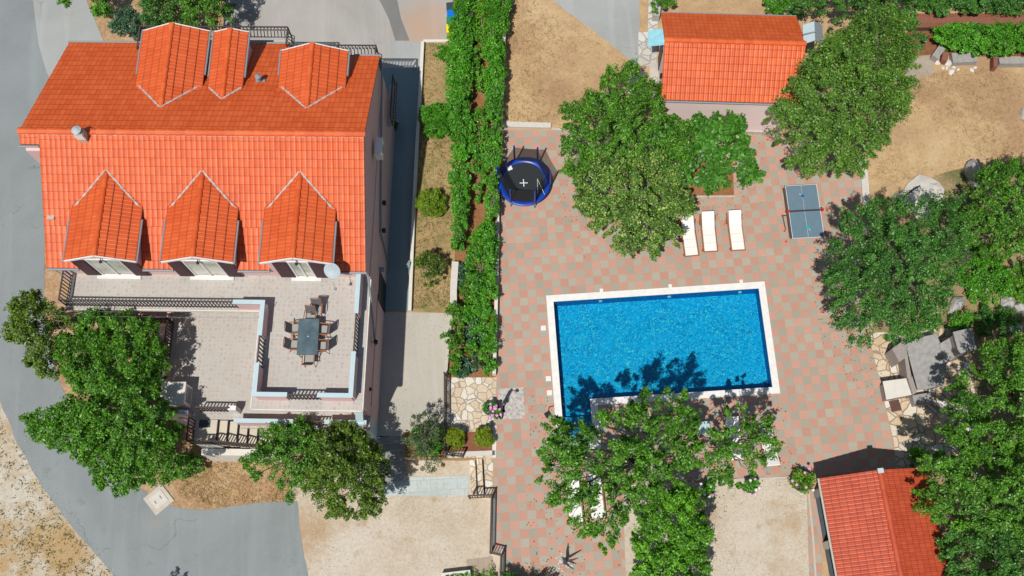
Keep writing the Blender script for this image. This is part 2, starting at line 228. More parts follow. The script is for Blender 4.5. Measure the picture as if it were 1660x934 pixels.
# ------------------------------------------------------------ mesh helpers
class MB:
    def __init__(s): s.v=[];s.f=[];s.uv=[]
    def face(s,pts,uv=None):
        i=len(s.v);s.v+= [tuple(p) for p in pts];s.f.append(tuple(range(i,i+len(pts))));s.uv.append(uv);return s
    def box(s,x0,y0,z0,x1,y1,z1): return s.prism([(x0,y0),(x1,y0),(x1,y1),(x0,y1)],z0,z1)
    def prism(s,pts,z0,z1,bottom=True):
        a=sum(pts[i][0]*pts[(i+1)%len(pts)][1]-pts[(i+1)%len(pts)][0]*pts[i][1] for i in range(len(pts)))
        if a<0: pts=pts[::-1]
        n=len(pts);zz=z1 if isinstance(z1,(list,tuple)) else [z1]*n
        b=len(s.v);s.v+=[(p[0],p[1],z0) for p in pts]+[(p[0],p[1],zz[i]) for i,p in enumerate(pts)]
        s.f.append(tuple(b+n+i for i in range(n)));s.uv.append(None)
        if bottom: s.f.append(tuple(b+i for i in reversed(range(n))));s.uv.append(None)
        for i in range(n):
            j=(i+1)%n;s.f.append((b+i,b+j,b+n+j,b+n+i));s.uv.append(None)
        return s
    def hexa(s,b4,t4):
        b=len(s.v);s.v+=[tuple(p) for p in b4]+[tuple(p) for p in t4]
        for f in ((3,2,1,0),(4,5,6,7),(0,1,5,4),(1,2,6,5),(2,3,7,6),(3,0,4,7)): s.f.append(tuple(b+i for i in f));s.uv.append(None)
        return s
    def bar(s,a,b,w=.04,h=None,up=(0,0,1)):
        h=h or w;a=Vector(a);b=Vector(b);d=(b-a).normalized();u=Vector(up)
        if abs(d.dot(u))>.98: u=Vector((0,1,0))
        x=d.cross(u).normalized()*w/2;y=x.cross(d).normalized()*h/2
        return s.hexa([a-x-y,a+x-y,b+x-y,b-x-y],[a-x+y,a+x+y,b+x+y,b-x+y])
    def tube(s,path,r,n=8,caps=True):
        P=[Vector(p) for p in path];R=r if isinstance(r,(list,tuple)) else [r]*len(P);b=len(s.v);prev=None
        for i,p in enumerate(P):
            d=(P[min(i+1,len(P)-1)]-P[max(i-1,0)]).normalized()
            u=prev if prev is not None and abs(prev.dot(d))<.95 else (Vector((0,0,1)) if abs(d.z)<.9 else Vector((1,0,0)))
            x=d.cross(u).normalized();y=x.cross(d).normalized();prev=y
            for k in range(n):
                t=2*PI*k/n;s.v.append(tuple(p+(x*math.cos(t)+y*math.sin(t))*R[i]))
        for i in range(len(P)-1):
            for k in range(n):
                k2=(k+1)%n;s.f.append((b+i*n+k,b+i*n+k2,b+(i+1)*n+k2,b+(i+1)*n+k));s.uv.append(None)
        if caps:
            s.f.append(tuple(b+k for k in reversed(range(n))));s.uv.append(None);s.f.append(tuple(b+(len(P)-1)*n+k for k in range(n)));s.uv.append(None)
        return s
    def lathe(s,prof,n=20,c=(0,0,0)):
        b=len(s.v)
        for r,z in prof:
            for k in range(n): s.v.append((c[0]+r*math.cos(2*PI*k/n),c[1]+r*math.sin(2*PI*k/n),c[2]+z))
        for i in range(len(prof)-1):
            for k in range(n):
                k2=(k+1)%n;s.f.append((b+i*n+k,b+i*n+k2,b+(i+1)*n+k2,b+(i+1)*n+k));s.uv.append(None)
        return s
    def build(s,name,mat,parent=None,smooth=False,bevel=0):
        me=bpy.data.meshes.new(name);me.from_pydata(s.v,[],s.f)
        if any(u is not None for u in s.uv):
            ul=me.uv_layers.new(name='uv');li=0
            for f,u in zip(s.f,s.uv):
                for j in range(len(f)):
                    if u is not None: ul.data[li+j].uv=u[j]
                li+=len(f)
        me.materials.append(M[mat] if isinstance(mat,str) else mat);me.update()
        if smooth: me.polygons.foreach_set('use_smooth',[True]*len(me.polygons))
        o=bpy.data.objects.new(name,me);COL.objects.link(o)
        if parent: o.parent=parent
        if bevel:
            m=o.modifiers.new('bevel','BEVEL');m.width=bevel;m.segments=2;m.limit_method='ANGLE'
        return o
def tag(o,label=None,cat=None,group=None,kind=None):
    if label: o['label']=label
    if cat: o['category']=cat
    if group: o['group']=group
    if kind: o['kind']=kind
    return o
def thing(name,label,cat,loc=(0,0,0),rz=0,group=None):
    o=bpy.data.objects.new(name,None);o.empty_display_size=.2;COL.objects.link(o);o.location=loc;o.rotation_euler=(0,0,rz)
    return tag(o,label,cat,group)
def dup(root,loc,rz,label,name=None):
    def cp(o,par):
        c=o.copy();COL.objects.link(c);c.parent=par
        for ch in list(o.children): cp(ch,c)
        return c
    r=root.copy();COL.objects.link(r);r.location=loc;r.rotation_euler=(0,0,rz);r['label']=label
    for ch in list(root.children): cp(ch,r)
    return r
def structure(o): o['kind']='structure';return o
def sheet(name,pts,z,mat,holes=(),skirt=None,world=False):
    """flat area traced on the ground; optional skirt = depth of its side faces"""
    P=[Vector((p[0],p[1],z)) for p in pts] if world else [Vector((*G(p[0],p[1],z)[:2],z)) for p in pts]
    L=[P]+[[Vector((h[0],h[1],z)) for h in hh] for hh in holes];flat=[p for l in L for p in l];tri=tessellate_polygon(L)
    m=MB();m.v=[tuple(p) for p in flat]
    for t in tri:
        a,b,c=(flat[i] for i in t)
        m.f.append(tuple(t) if (b-a).cross(c-a).z>0 else tuple(reversed(t)));m.uv.append(None)
    if skirt:
        for l in L:
            for i in range(len(l)):
                a=l[i];b=l[(i+1)%len(l)];m.face([a,b,b-Vector((0,0,skirt)),a-Vector((0,0,skirt))])
    o=m.build(name,mat);structure(o);return o
def wob(pts,amp=1.5,step=12,seed=0):
    r=random.Random(seed);out=[]
    for i in range(len(pts)):
        a=pts[i];b=pts[(i+1)%len(pts)];d=math.dist(a,b);n=max(1,int(d/step))
        for k in range(n):
            t=k/n;out.append((a[0]+(b[0]-a[0])*t+(r.uniform(-amp,amp) if k else 0),a[1]+(b[1]-a[1])*t+(r.uniform(-amp,amp) if k else 0)))
    return out
# ------------------------------------------------------------ ground
LO=-.9
POOL=[(1.9,14.95),(1.9,8.1),(3.3,8.1),(3.3,10.08),(11.76,10.08),(11.76,14.95)]
sheet('ground',[(-400,-400),(400,-400),(400,400),(-400,400)],LO,'base earth',world=True)
def gp(x,y,z=0): v=G(x,y,z);return (v.x,v.y)
POOLH=[(1.78,15.07),(1.78,7.98),(3.42,7.98),(3.42,9.96),(11.88,9.96),(11.88,15.07)]
plate=[(-11.5,70),(90,70),(90,-60),(gp(812,1500)[0],-60),gp(812,900),gp(797,896),gp(799,742),gp(655,742),gp(655,706),gp(612,706),gp(612,640),gp(500,500)]
sheet('ground_upper',plate,0,'dry grass',holes=[POOLH],skirt=1.2,world=True)
road=wob([(0,-60),(62,-60),(135,-40),(140,0),(165,60),(190,110),(120,300),(72,400),(72,505),(90,600),(120,680),(160,740),(225,790),(262,815),(300,825),(350,826),(420,815),(482,812),(488,870),(500,934),(505,1100),(250,1100),(185,934),(120,858),(68,790),(28,720),(0,650),(-60,500),(-120,200),(-120,-60)],1.2,14,1)
sheet('verge_west',[(-400,-100),(-100,-100),(-50,500),(80,800),(190,930),(260,1110),(-400,1200)],LO+.006,'gravel verge')
sheet('verge_house',wob([(130,-60),(420,-60),(420,60),(200,200),(60,420),(60,650),(220,800),(300,830),(460,820),(500,750),(450,640),(90,440)],1,30,5),LO+.010,'brown verge')
sheet('gravel_yard',[(470,760),(800,735),(815,900),(815,1150),(480,1150)],LO+.014,'gravel pale')
sheet('road',road,LO+.020,'road asphalt')
sheet('road_strip',wob([(47,-60),(135,-40),(140,0),(165,60),(190,110),(100,160),(76,118),(62,70)],.8,20,2),LO+.026,'light asphalt')
sheet('driveway',wob([(372,-60),(745,-60),(738,66),(683,68),(680,130),(600,150),(440,150),(360,60)],.3,40,3),.008,'drive concrete')
sheet('driveway_strip',[(612,-60),(640,-20),(650,30),(664,66),(641,66),(630,30),(615,0)],.012,'patch asphalt')
sheet('driveway_pad',[(632,68),(683,68),(680,120),(628,120)],.013,'light asphalt')
sheet('side_lane',[(600,110),(681,110),(663,504),(600,504)],.016,'shade toned lane concrete')
sheet('lawn_strip',[(685,68),(732,68),(740,420),(734,508),(665,505)],.012,'lawn dry')
sheet('yard',[(600,505),(732,508),(722,612),(722,700),(655,700),(655,707),(600,707)],.014,'yard concrete')
sheet('plant_bed',[(656,701),(720,701),(720,741),(656,741)],.010,'garden soil')
sheet('vine_garden',[(733,-60),(826,-60),(815,200),(803,612),(728,612),(738,400)],.020,'garden soil')
sheet('paving_left',[(724,612),(805,612),(803,742),(724,742)],.016,'crazy paving')
sheet('bush_bed',[(738,700),(800,700),(799,733),(727,736),(727,705)],.022,'red soil')
sheet('parking_patch',wob([(880,-60),(895,0),(955,45),(1000,80),(1028,104),(1036,108),(1037,0),(1036,-60)],1.2,9,4),.010,'light asphalt')
sheet('flagstone_walk',[(1035,52),(1066,52),(1064,108),(1035,107)],.045,'crazy paving white',skirt=.045)
sheet('flagstone_path',[(1052,-20),(1070,-20),(1066,52),(1050,52)],.03,'crazy paving white')
sheet('house_path',[(1053,103),(1072,101),(1070,175),(1052,175)],.05,'concrete trim',skirt=.05)
sheet('step_pad',[(1018,116),(1048,115),(1046,150),(1016,152)],.04,'white stone kerb',skirt=.04)
deck=[(814,208),(905,211),(1060,214),(1240,218),(1396,205),(1408,345),(1412,560),(1450,720),(1452,762),(1332,770),(1336,1300),(1322,1300),(1307,775),(1150,779),(1010,786),(1014,934),(1022,1300),(813,1300),(811,897),(801,896),(801,742),(805,612)]
sheet('pool_deck',deck,.024,'checker tiles',holes=[POOLH])
sheet('gravel_court',wob([(1008,787),(1150,780),(1307,776),(1319,934),(1323,1300),(1022,1300),(1014,934)],.6,14,6),.018,'gravel pale')
sheet('fig_bed',[(1090,262),(1188,262),(1190,317),(1112,317)],.030,'garden soil')
sheet('shower_gravel',[(808,630),(848,628),(851,678),(809,680)],.034,'shower gravel')
sheet('flagstone_right',[(1408,540),(1570,530),(1590,740),(1452,765),(1450,720)],.014,'crazy paving gold')
sheet('wild_ground',wob([(1408,330),(1500,292),(1570,270),(1800,270),(1800,1200),(1530,1200),(1500,760),(1560,600),(1415,545)],3,25,8),.006,'base earth')
sheet('red_path',[(1470,22),(1800,22),(1800,90),(1560,92),(1516,88),(1470,92)],.012,'red soil')
sheet('field_path',[(1476,27),(1800,30),(1800,40),(1470,37)],.022,'brick red')
sheet('dirt_pad',wob([(1462,92),(1512,92),(1515,120),(1470,134)],1.5,9,9),.016,'dusty concrete')
sheet('walkway_slabs',[(625,775),(760,771),(758,803),(620,804)],LO+.030,'blue slabs')
sheet('brown_pad',[(756,908),(798,902),(808,950),(760,950)],LO+.030,'dusty concrete')
# pool basin -------------------------------------------------
pt=thing('swimming_pool','blue mosaic swimming pool with white coping and a narrow step bay','swimming pool',(6.8,12.5,0))
def loc(p,o): return (p[0]-o[0],p[1]-o[1])
PO=(6.8,12.5);pin=[loc(p,PO) for p in POOL];zb=-.84
m=MB()
m.face([(x,y,zb) for x,y in [pin[0],pin[1],pin[2],(pin[2][0],pin[0][1])]])
m.face([(x,y,zb) for x,y in [(pin[2][0],pin[0][1]),pin[3],pin[4],pin[5]]]);m.build('basin_floor','pool mosaic',pt)
m=MB()
for i in range(6):
    a=pin[i];b=pin[(i+1)%6];m.face([(a[0],a[1],zb),(b[0],b[1],zb),(b[0],b[1],.02),(a[0],a[1],.02)])
m.build('basin_wall','pool wall mosaic',pt)
m=MB()
for i,z in enumerate((-.25,-.42,-.60)): m.box(pin[1][0]+.003,pin[1][1]+.003+i*.45,zb+.002,pin[2][0]-.003,pin[1][1]+(i+1)*.45,z)
m.build('pool_step','pool mosaic',pt)
m=MB();zw=-.10
m.face([(x,y,zw) for x,y in [pin[0],pin[1],pin[2],(pin[2][0],pin[0][1])]]);m.face([(x,y,zw) for x,y in [(pin[2][0],pin[0][1]),pin[3],pin[4],pin[5]]]);m.build('water','pool water',pt)
co=[(1.6,15.25),(1.6,7.8),(3.6,7.8),(3.6,9.8),(12.05,9.8),(12.05,15.25)];ci=[(1.93,14.92),(1.93,8.13),(3.27,8.13),(3.27,10.11),(11.73,10.11),(11.73,14.92)]
m=MB()
for i in range(6):
    j=(i+1)%6;a,b,c,d=[loc(p,PO) for p in (co[i],co[j],ci[j],ci[i])];m.prism([a,b,c,d],.028,.07)
m.build('coping','white paint',pt)
for x in (4.26,7.55,10.95): MB().box(x-PO[0]-.08,15.25-PO[1]+.003,.028,x-PO[0]+.08,15.25-PO[1]+.17,.05).build('skimmer_lid','white paint',pt)
for (x,y) in ((881,532),(889,614),(891,637)):
    p=G(x,y,.03);MB().box(p.x-PO[0]-.12,p.y-PO[1]-.12,.028,p.x-PO[0]+.12,p.y-PO[1]+.12,.055).build('skimmer_lid','white paint',pt)
for x in (4.2,7.5,10.9): MB().tube([(x-PO[0],14.93-PO[1],-.3),(x-PO[0],14.86-PO[1],-.3)],.09,12).build('pool_light','white paint',pt)
# ------------------------------------------------------------ roof surfaces
def slope(mb,P0,U,V,ul,vl,ph=0,tw=.22,tc=.36,lift=.035):
    """tiled slope: P0 eave corner, U along the eave, V up the slope"""
    P0=Vector(P0);U=Vector(U).normalized();V=Vector(V).normalized();N=U.cross(V).normalized()
    if N.z<0: N=-N
    nt=max(1,round(ul/tw));tw=ul/nt;nc=max(1,round(vl/tc));tc=vl/nc;prof=[(0,.0),(.12,.022),(.28,.004),(.5,.016),(.72,.004),(.88,.004)]
    us=[(i+q)*tw for i in range(nt) for q,_ in prof]+[ul];hs=[h for i in range(nt) for _,h in prof]+[0]
    n=len(us);flip=U.cross(V).z<0;vf=[]
    for c in range(nc):
        for vv,ll in ((c*tc,lift),((c+1)*tc-.002,0.0)):
            for u_,h_ in zip(us,hs): mb.v.append(tuple(P0+U*u_+V*vv+N*(h_+ll)))
    base=len(mb.v)-2*nc*n
    for r in range(2*nc-1):
        for i in range(n-1):
            a=base+r*n+i;q=(a,a+1,a+n+1,a+n)
            cc=r//2;v0=ph+cc+(.02 if r%2==0 else .0);v1=ph+cc+(.98 if r%2==0 else .02);u0=us[i]/tw+.001;u1=us[i+1]/tw-.001
            uv=[(u0,v0),(u1,v0),(u1,v1),(u0,v1)]
            if flip: q=q[::-1];uv=uv[::-1]
            mb.f.append(q);mb.uv.append(uv)
def ridgecap(mb,a,b,r=.12,step=.4):
    a=Vector(a);b=Vector(b);L=(b-a).length;n=max(1,round(L/step));d=(b-a)/n;dn=d.normalized();x=Vector((-dn.y,dn.x,0)).normalized();z=Vector((0,0,1))
    for i in range(n):
        p=a+d*i;q=a+d*(i+1.06);bi=len(mb.v)
        for P,rr in ((p,r*1.22),(q,r*.86)):
            for k in range(7):
                t=PI*k/6;mb.v.append(tuple(P+x*math.cos(t)*rr+z*(math.sin(t)*rr*.85-.03)))
        for k in range(6): mb.f.append((bi+k,bi+k+1,bi+8+k,bi+7+k));u=i+ .5;mb.uv.append([(u,50.5)]*4)
        mb.f.append(tuple(bi+k for k in range(7)));mb.uv.append([(i+.5,50.5)]*7)
def railing(name,parent,path,h=.95,sp=.12,mat='dark iron',bulge=0,bw=.022,out=None):
    m=MB();P=[Vector(p) for p in path]
    for a,b in zip(P,P[1:]):
        m.bar(a+Vector((0,0,h)),b+Vector((0,0,h)),.06,.04);m.bar(a+Vector((0,0,.1)),b+Vector((0,0,.1)),.035,.03)
        L=(b-a).length;n=max(1,round(L/sp));d=(b-a).normalized();nr=Vector((d.y,-d.x,0))*(out or 1)
        for i in range(n+1):
            p=a+(b-a)*i/n
            if bulge and 0<i<n:
                q=[p+nr*bulge*math.sin(PI*min(1,t*1.5))*(1 if t<.66 else 0)+Vector((0,0,.08+t*(h-.1))) for t in (0,.2,.4,.67,1)]
                m.tube(q,bw*.5,4,False)
            else:
                m.bar(p,p+Vector((0,0,h)),bw if 0<i<n else .05)
    return m.build(name,mat,parent)
# ------------------------------------------------------------ main house (local frame: x along the house, origin SE ground corner)
HA=math.radians(-4.6);HO=Vector((-6.58,9.5,0))
H=thing('house','large pink house with orange tiled roof, six dormers and a tiled roof terrace','house',HO,HA)
def L(px,py,z): v=G(px,py,z)-HO;return (v.x*math.cos(HA)+v.y*math.sin(HA),-v.x*math.sin(HA)+v.y*math.cos(HA),z)
B0=LO-.1
m=MB();m.prism([(-4.5,.0),(0,0),(0,5.62),(-4.5,5.62)],B0+.5,2.25);m.prism([(-4.45,.45),(-.02,.45),(-.02,5.62),(-4.45,5.62)],2.4,4.72)
m.prism([(-13.6,5.62),(0,5.62),(0,15.5),(-13.6,15.5)],B0,4.72)
m.box(-14.4,9.9,B0,-13.6,16.2,5.6)
m.box(-.30,.0,2.25,0,.45,4.72)
m.box(-9.2,.0,B0,-4.5,5.62,2.25);m.build('lower_wall','pink render',H)
m=MB() # attic body with gables
def gable(x0,x1,ys,yn):
    zz=lambda y:8.5-.5*abs(y-10.7)-.10
    pr=[(ys,4.74),(ys,zz(ys)),(10.7,8.4),(yn,zz(yn)),(yn,4.74)];b=len(m.v)
    m.v+=[(x0,y,z) for y,z in pr]+[(x1,y,z) for y,z in pr]
    m.f.append((0+b,1+b,2+b,3+b,4+b));m.f.append(tuple(b+5+i for i in (4,3,2,1,0)))
    for i in range(5): j=(i+1)%5;m.f.append((b+i,b+5+i,b+5+j,b+j))
    m.uv+= [None]*7
gable(-13.55,-.05,5.62,15.45);gable(-14.35,-13.56,10.0,16.2);m.build('attic_wall','pink render',H)
# roof
m=MB();c=math.sqrt(1.25);sv=(0,1,.5);nv=(0,-1,.5)
slope(m,(-13.72,7.14,6.72),(1,0,0),sv,13.70,(10.7-7.14)*math.sqrt(1.25))
for xa_,xb_ in ((-13.72,-12.33),(-9.57,-8.25),(-5.49,-4.12),(-1.36,-.02)): slope(m,(xa_,5.52,5.91),(1,0,0),sv,xb_-xa_,(7.14-5.52)*math.sqrt(1.25))
slope(m,(-14.55,10.2,8.25),(1,0,0),sv,.83,.5*math.sqrt(1.25),tc=.28)
slope(m,(-14.55,16.65,5.525),(1,0,0),nv,10.28,5.95*math.sqrt(1.25))
slope(m,(-4.27,15.82,5.94),(1,0,0),nv,4.27,5.12*math.sqrt(1.25))
rf=m.build('roof','roof tile',H)
m=MB();ridgecap(m,(-14.57,10.7,8.53),(.02,10.7,8.53),.14,.42);m.build('ridge_cap','roof tile',rf)
for s_ in (-1,1): MB().box(-14.5,10.7+s_*.150-.010,8.40,-.05,10.7+s_*.150+.010,8.458).build('mortar','weathered flashing',rf)
m=MB() # underside boards so the roof has thickness
def slab(x0,x1,ya,za,yb,zb_,t=.10):
    m.hexa([(x0,ya,za-t),(x1,ya,za-t),(x1,yb,zb_-t),(x0,yb,zb_-t)],[(x0,ya,za-.012),(x1,ya,za-.012),(x1,yb,zb_-.012),(x0,yb,zb_-.012)])
slab(-13.70,-.01,7.15,6.725,10.69,8.495);[slab(a_,b_,5.54,5.92,7.14,6.72) for a_,b_ in ((-13.70,-12.34),(-9.56,-8.26),(-5.48,-4.13),(-1.35,-.03))];slab(-14.53,-13.71,10.2,8.25,10.69,8.495);slab(-14.53,-4.29,16.63,5.535,10.71,8.495);slab(-4.28,-.01,15.80,5.95,10.71,8.495);m.build('soffit','brick red',rf)
for a,b in (((-13.72,5.47,5.88),(-12.33,5.47,5.88)),((-9.57,5.47,5.88),(-8.25,5.47,5.88)),((-5.49,5.47,5.88),(-4.12,5.47,5.88)),((-1.36,5.47,5.88),(0.02,5.47,5.88)),((-14.62,16.73,5.50),(-10.55,16.73,5.50)),((-5.7,16.73,5.50),(-4.27,16.73,5.50)),((-1.15,15.9,5.90),(0,15.9,5.90)),((-14.6,10.13,8.2),(-13.75,10.13,8.2)),((-4.22,16.7,5.5),(-4.22,15.2,6.2))): MB().tube([a,b],.055,8).build('gutter','zinc',rf)
m=MB();m.tube([(.06,5.42,5.8),(.08,4.9,5.1),(.12,2.9+.3,3.2),(.12,3.1,2.9)],.05,8);m.tube([(.07,15.8,5.7),(.07,10.6,3.9),(.07,8.4,3.1),(.07,8.0,.1)],.05,8);m.build('downpipe','zinc',H)
# dormers
def dormer(xc,hw,yf,zr,ze,south=True,door=True,name='dormer'):
    D=bpy.data.objects.new(name,None);COL.objects.link(D);D.parent=H
    sgn=1 if south else -1
    yb=10.7-sgn*(8.5-zr)/.5   # where the ridge meets the main slope
    yin=yb+sgn*.12;Lg=abs(yin-yf);m=MB();sl_=math.hypot(hw,zr-ze)
    y0=yf if south else yin
    slope(m,(xc-hw,y0,ze),(0,1,0),(hw,0,zr-ze),Lg,sl_,tw=.17,tc=.37)
    slope(m,(xc+hw,y0,ze),(0,1,0),(-hw,0,zr-ze),Lg,sl_,tw=.17,tc=.37)
    r=m.build('dormer_roof','roof tile',D)
    m=MB();ridgecap(m,(xc,yf,zr+.02),(xc,yin-sgn*.1,zr+.02),.11,.38);m.build('dormer_ridge','roof tile',D)
    # wall cheeks & front gable
    yw=5.60 if south else yf+sgn*.16;m=MB();x0,x1=xc-hw+.14,xc+hw-.14;zl=5.0;zz=ze-.02+.14*(zr-ze)/hw
    ybk=10.7-sgn*(8.5-ze)/.5+sgn*.2
    pr=[(x0,zl),(x1,zl),(x1,zz),(xc,zr-.06),(x0,zz)];b=len(m.v)
    m.v+=[(x,yw,z) for x,z in pr]+[(x,ybk,z) for x,z in pr];m.f.append(tuple(b+i for i in range(5)));m.f.append(tuple(b+9-i for i in range(5)))
    for i in range(5): j=(i+1)%5;m.f.append((b+j,b+i,b+5+i,b+5+j))
    m.uv+=[None]*7;m.build('dormer_wall','pink render',D)
    m=MB()
    for s in (-1,1): m.bar((xc+s*(hw+.02),yf-sgn*.03,ze-.05),(xc,yf-sgn*.03,zr-.03),.05,.11)
    m.build('fascia','white paint',D)
    for s in (-1,1): MB().tube([(xc+s*(hw+.05),yf-sgn*.08,ze-.02),(xc+s*(hw+.05),10.7-sgn*(8.5-ze)/.5-sgn*.6,ze-.0)],.045,8).build('gutter','zinc',D)
    fy=10.7-sgn*(8.5-ze)/.5
    for s in (-1,1): 
        m=MB();a=Vector((xc+s*hw*.93,fy-sgn*.06,ze+.06));b=Vector((xc+s*.02,yb+sgn*.05,zr+.06));n=14
        for i in range(n):
            m.bar(a+(b-a)*i/n,a+(b-a)*(i+1.02)/n,.05+.035*((i*7+int(xc*3))%3)/2,.03)
        m.build('flashing','weathered flashing',D)
    if south:
        y=yw;m=MB()
        zt=6.85;w2=.36 if xc>-4 else .66
        m.box(xc-w2-.1,y-.05,zt,xc+w2+.1,y-.003,zt+.09);m.box(xc-w2-.08,y-.05,4.93,xc-w2,y-.003,zt);m.box(xc+w2,y-.05,4.93,xc+w2+.08,y-.003,zt);m.box(xc-.045,y-.06,4.95,xc+.045,y-.02,zt);m.box(xc-w2-.3,y-.22,4.905,xc+w2+.3,y-.003,4.96)
        w_=m.build('door_frame','white paint',D);MB().box(xc-w2,y-.028,5.1,xc+w2,y-.004,zt).build('pane','window glass',D)
        for s in (-1,1):
            m=MB();xa,xb=sorted((xc+s*(w2+.10),xc+s*(w2+.72)))
            m.box(xa,y-.085,4.99,xb,y-.045,zt)
            for q in range(26): m.box(xa+.05,y-.10,5.06+q*.068,xb-.05,y-.086,5.06+q*.068+.035)
            m.build('shutter','shutter brown',D)
        m=MB();m.tube([(xc,y-.003,7.05),(xc,y-.14,7.08)],.02,6);m.lathe([(.0,.06),(.05,.05),(.07,-.03),(.05,-.06),(0,-.06)],10,(xc,y-.16,7.03));m.build('wall_lamp','black plastic',D)
    else:
        y=yw;m=MB();m.box(xc-.5,y+.003,4.95,xc+.5,y+.04,6.8);m.build('door','shutter brown',D)
    return D
for xc in (-10.95,-6.87,-2.74): dormer(xc,1.5,5.46,7.75,7.1)
dormer(-9.02,1.48,16.38,7.7,7.05,False);dormer(-6.5,.76,16.3,7.42,7.12,False);dormer(-2.71,1.48,15.42,7.7,7.05,False)
# chimney, vents
ch=MB().box(-11.97,10.28,8.2,-11.63,10.58,9.0).build('chimney','concrete trim',H)
m=MB();
for z in (8.62,8.76,8.90): m.box(-11.99,10.26,z,-11.61,10.60,z+.04)
m.build('chimney_band','white stone kerb',ch);m=MB();m.lathe([(.12,0),(.13,.2),(.2,.21),(.05,.3),(0,.3)],14,(-11.8,10.42,9.0));m.build('cowl','dish grey',ch)
m=MB();m.tube([(-5.05,14.0,6.8),(-5.05,14.0,7.35)],.08,10);m.lathe([(.15,0),(.02,.12),(0,.12)],12,(-5.05,14.0,7.35));m.box(-5.25,13.8,6.86,-4.85,14.15,6.92);m.build('roof_vent','zinc',H)
m=MB();m.box(-13.55,7.35,6.86,-13.25,7.65,6.95);m.build('roof_vent','concrete trim',H)
# terrace slab
SLP=[(-13.12,4.03),(-4.62,4.03),(-4.62,-.26),(0.02,-.26),(.02,5.62),(-13.12,5.62)]
m=MB();m.prism(SLP,4.74,4.9);m.build('terrace_floor','terrace tiles',H)
m=MB()
for a,b in zip([(-13.13,4.0),(-4.65,4.0),(-4.65,-.29),(.05,-.29)],[(-4.60,4.0),(-4.65,-.29),(.05,-.29),(.05,5.5)]):
    m.bar((a[0],a[1],4.83),(b[0],b[1],4.83),.05,.16)
m.build('slab_edge','white stone kerb',H)
# parapets
def parapet(pts,z0=4.9,z1=5.76,t=.14,parent=H):
    w_=MB();k_=MB()
    for a,b in zip(pts,pts[1:]):
        a=Vector((*a,0));b=Vector((*b,0));d=(b-a).normalized();nr=Vector((d.y,-d.x,0))*t/2
        w_.prism([tuple((a+nr)[:2]),tuple((b+nr)[:2]),tuple((b-nr)[:2]),tuple((a-nr)[:2])],z0,z1)
    w=w_.build('parapet','pink render',parent)
    for i,(a,b) in enumerate(zip(pts,pts[1:])):
        a=Vector((*a,0));b=Vector((*b,0));d=(b-a).normalized();nr=Vector((d.y,-d.x,0))*(t/2+.025);e=t/2+.025
        a2=a-d*(e if i==0 else -e);b2=b+d*e
        k_.prism([tuple((a2+nr)[:2]),tuple((b2+nr)[:2]),tuple((b2-nr)[:2]),tuple((a2-nr)[:2])],z1+.001,z1+.05)
    k_.build('parapet_cap','pale blue paint',w)
parapet([(-.33,5.55),(-.33,3.80)]);parapet([(-.33,1.95),(-.33,.18),(-1.62,.18)]);parapet([(-3.05,.18),(-4.32,.18),(-4.32,1.42)]);parapet([(-4.32,2.78),(-4.32,4.14),(-5.5,4.14)])
railing('railing',H,[(-.33,3.7,4.9),(-.33,2.05,4.9)],.88,.17,bw=.05);railing('railing',H,[(-1.72,.18,4.9),(-2.95,.18,4.9)],.88,.15,bw=.05);railing('railing',H,[(-4.32,1.5,4.9),(-4.32,2.7,4.9)],.88,.17,bw=.05)
railing('railing',H,[(-5.6,4.14,4.9),(-13.05,4.14,4.9),(-13.05,5.5,4.9)],.88,.15,bw=.035);
# north balconies
MB().box(-11.2,15.51,4.75,-4.3,17.25,4.9).build('balcony_floor','terrace tiles',H);MB().box(-4.29,15.51,4.75,-.1,16.3,4.9).build('balcony_floor','terrace tiles',H);MB().box(.003,14.0,2.5,.30,16.2,2.62).build('balcony_floor','terrace tiles',H)
railing('railing',H,[(-11.2,16.2,4.9),(-11.2,17.35,4.9),(-4.35,17.35,4.9),(-4.35,16.45,4.9)],.98,.16,bulge=.22,bw=.045,out=-1)
railing('railing',H,[(-4.2,16.42,4.9),(-.22,16.42,4.9),(-.22,15.4,4.9)],.98,.16,bulge=.22,bw=.045,out=-1)
railing('railing',H,[(.27,16.2,2.62),(.27,14.0,2.62)],.98,.16,bulge=.16,bw=.045,out=-1)
# first floor balcony to the south (z=2.4) and west patio
m=MB();m.prism([(-9.35,-.25),(-5.7,-.25),(-5.7,-.62),(0,-.62),(0,.44),(-4.46,.44),(-4.46,5.60),(-9.35,5.60)],2.26,2.4);m.build('patio_floor','terrace tiles',H)
parapet([(-.12,-.45),(-1.75,-.45)],2.4,3.2);parapet([(-3.3,-.45),(-5.7,-.45)],2.4,3.2)
railing('railing',H,[(-1.9,-.45,2.4),(-3.2,-.45,2.4)],.85,.14,bw=.05)
m=MB();m.hexa([(-.55,-.62,2.5),(-.22,-.62,2.5),(.0,.1,4.6),(-.33,.1,4.6)],[(-.55,-.62,2.75),(-.22,-.62,2.75),(0,.1,4.73),(-.33,.1,4.73)]);m.build('buttress','pale blue paint',H)
m=MB();m.box(-.3,-.60,-.9,.0,-.003,2.25);m.build('pier','pale blue paint',H)
parapet([(-9.2,1.35),(-9.2,2.2)],2.4,3.3);railing('railing',H,[(-9.2,2.35,2.4),(-9.2,4.1,2.4),(-11.2,4.25,2.4)],.9,.14,bw=.045)
m=MB();m.prism([(-11.4,4.1),(-9.4,4.1),(-9.4,5.6),(-11.4,5.6)],B0,2.38);m.build('lower_wall','pink render',H)
parapet([(-9.3,-.12),(-7.9,-.12)],2.4,3.25);parapet([(-13.0,4.3),(-11.4,4.2)],2.4,3.3)
railing('railing',H,[(-7.5,.1,2.4),(-6.05,.1,2.4)],.9,.14,bw=.045)
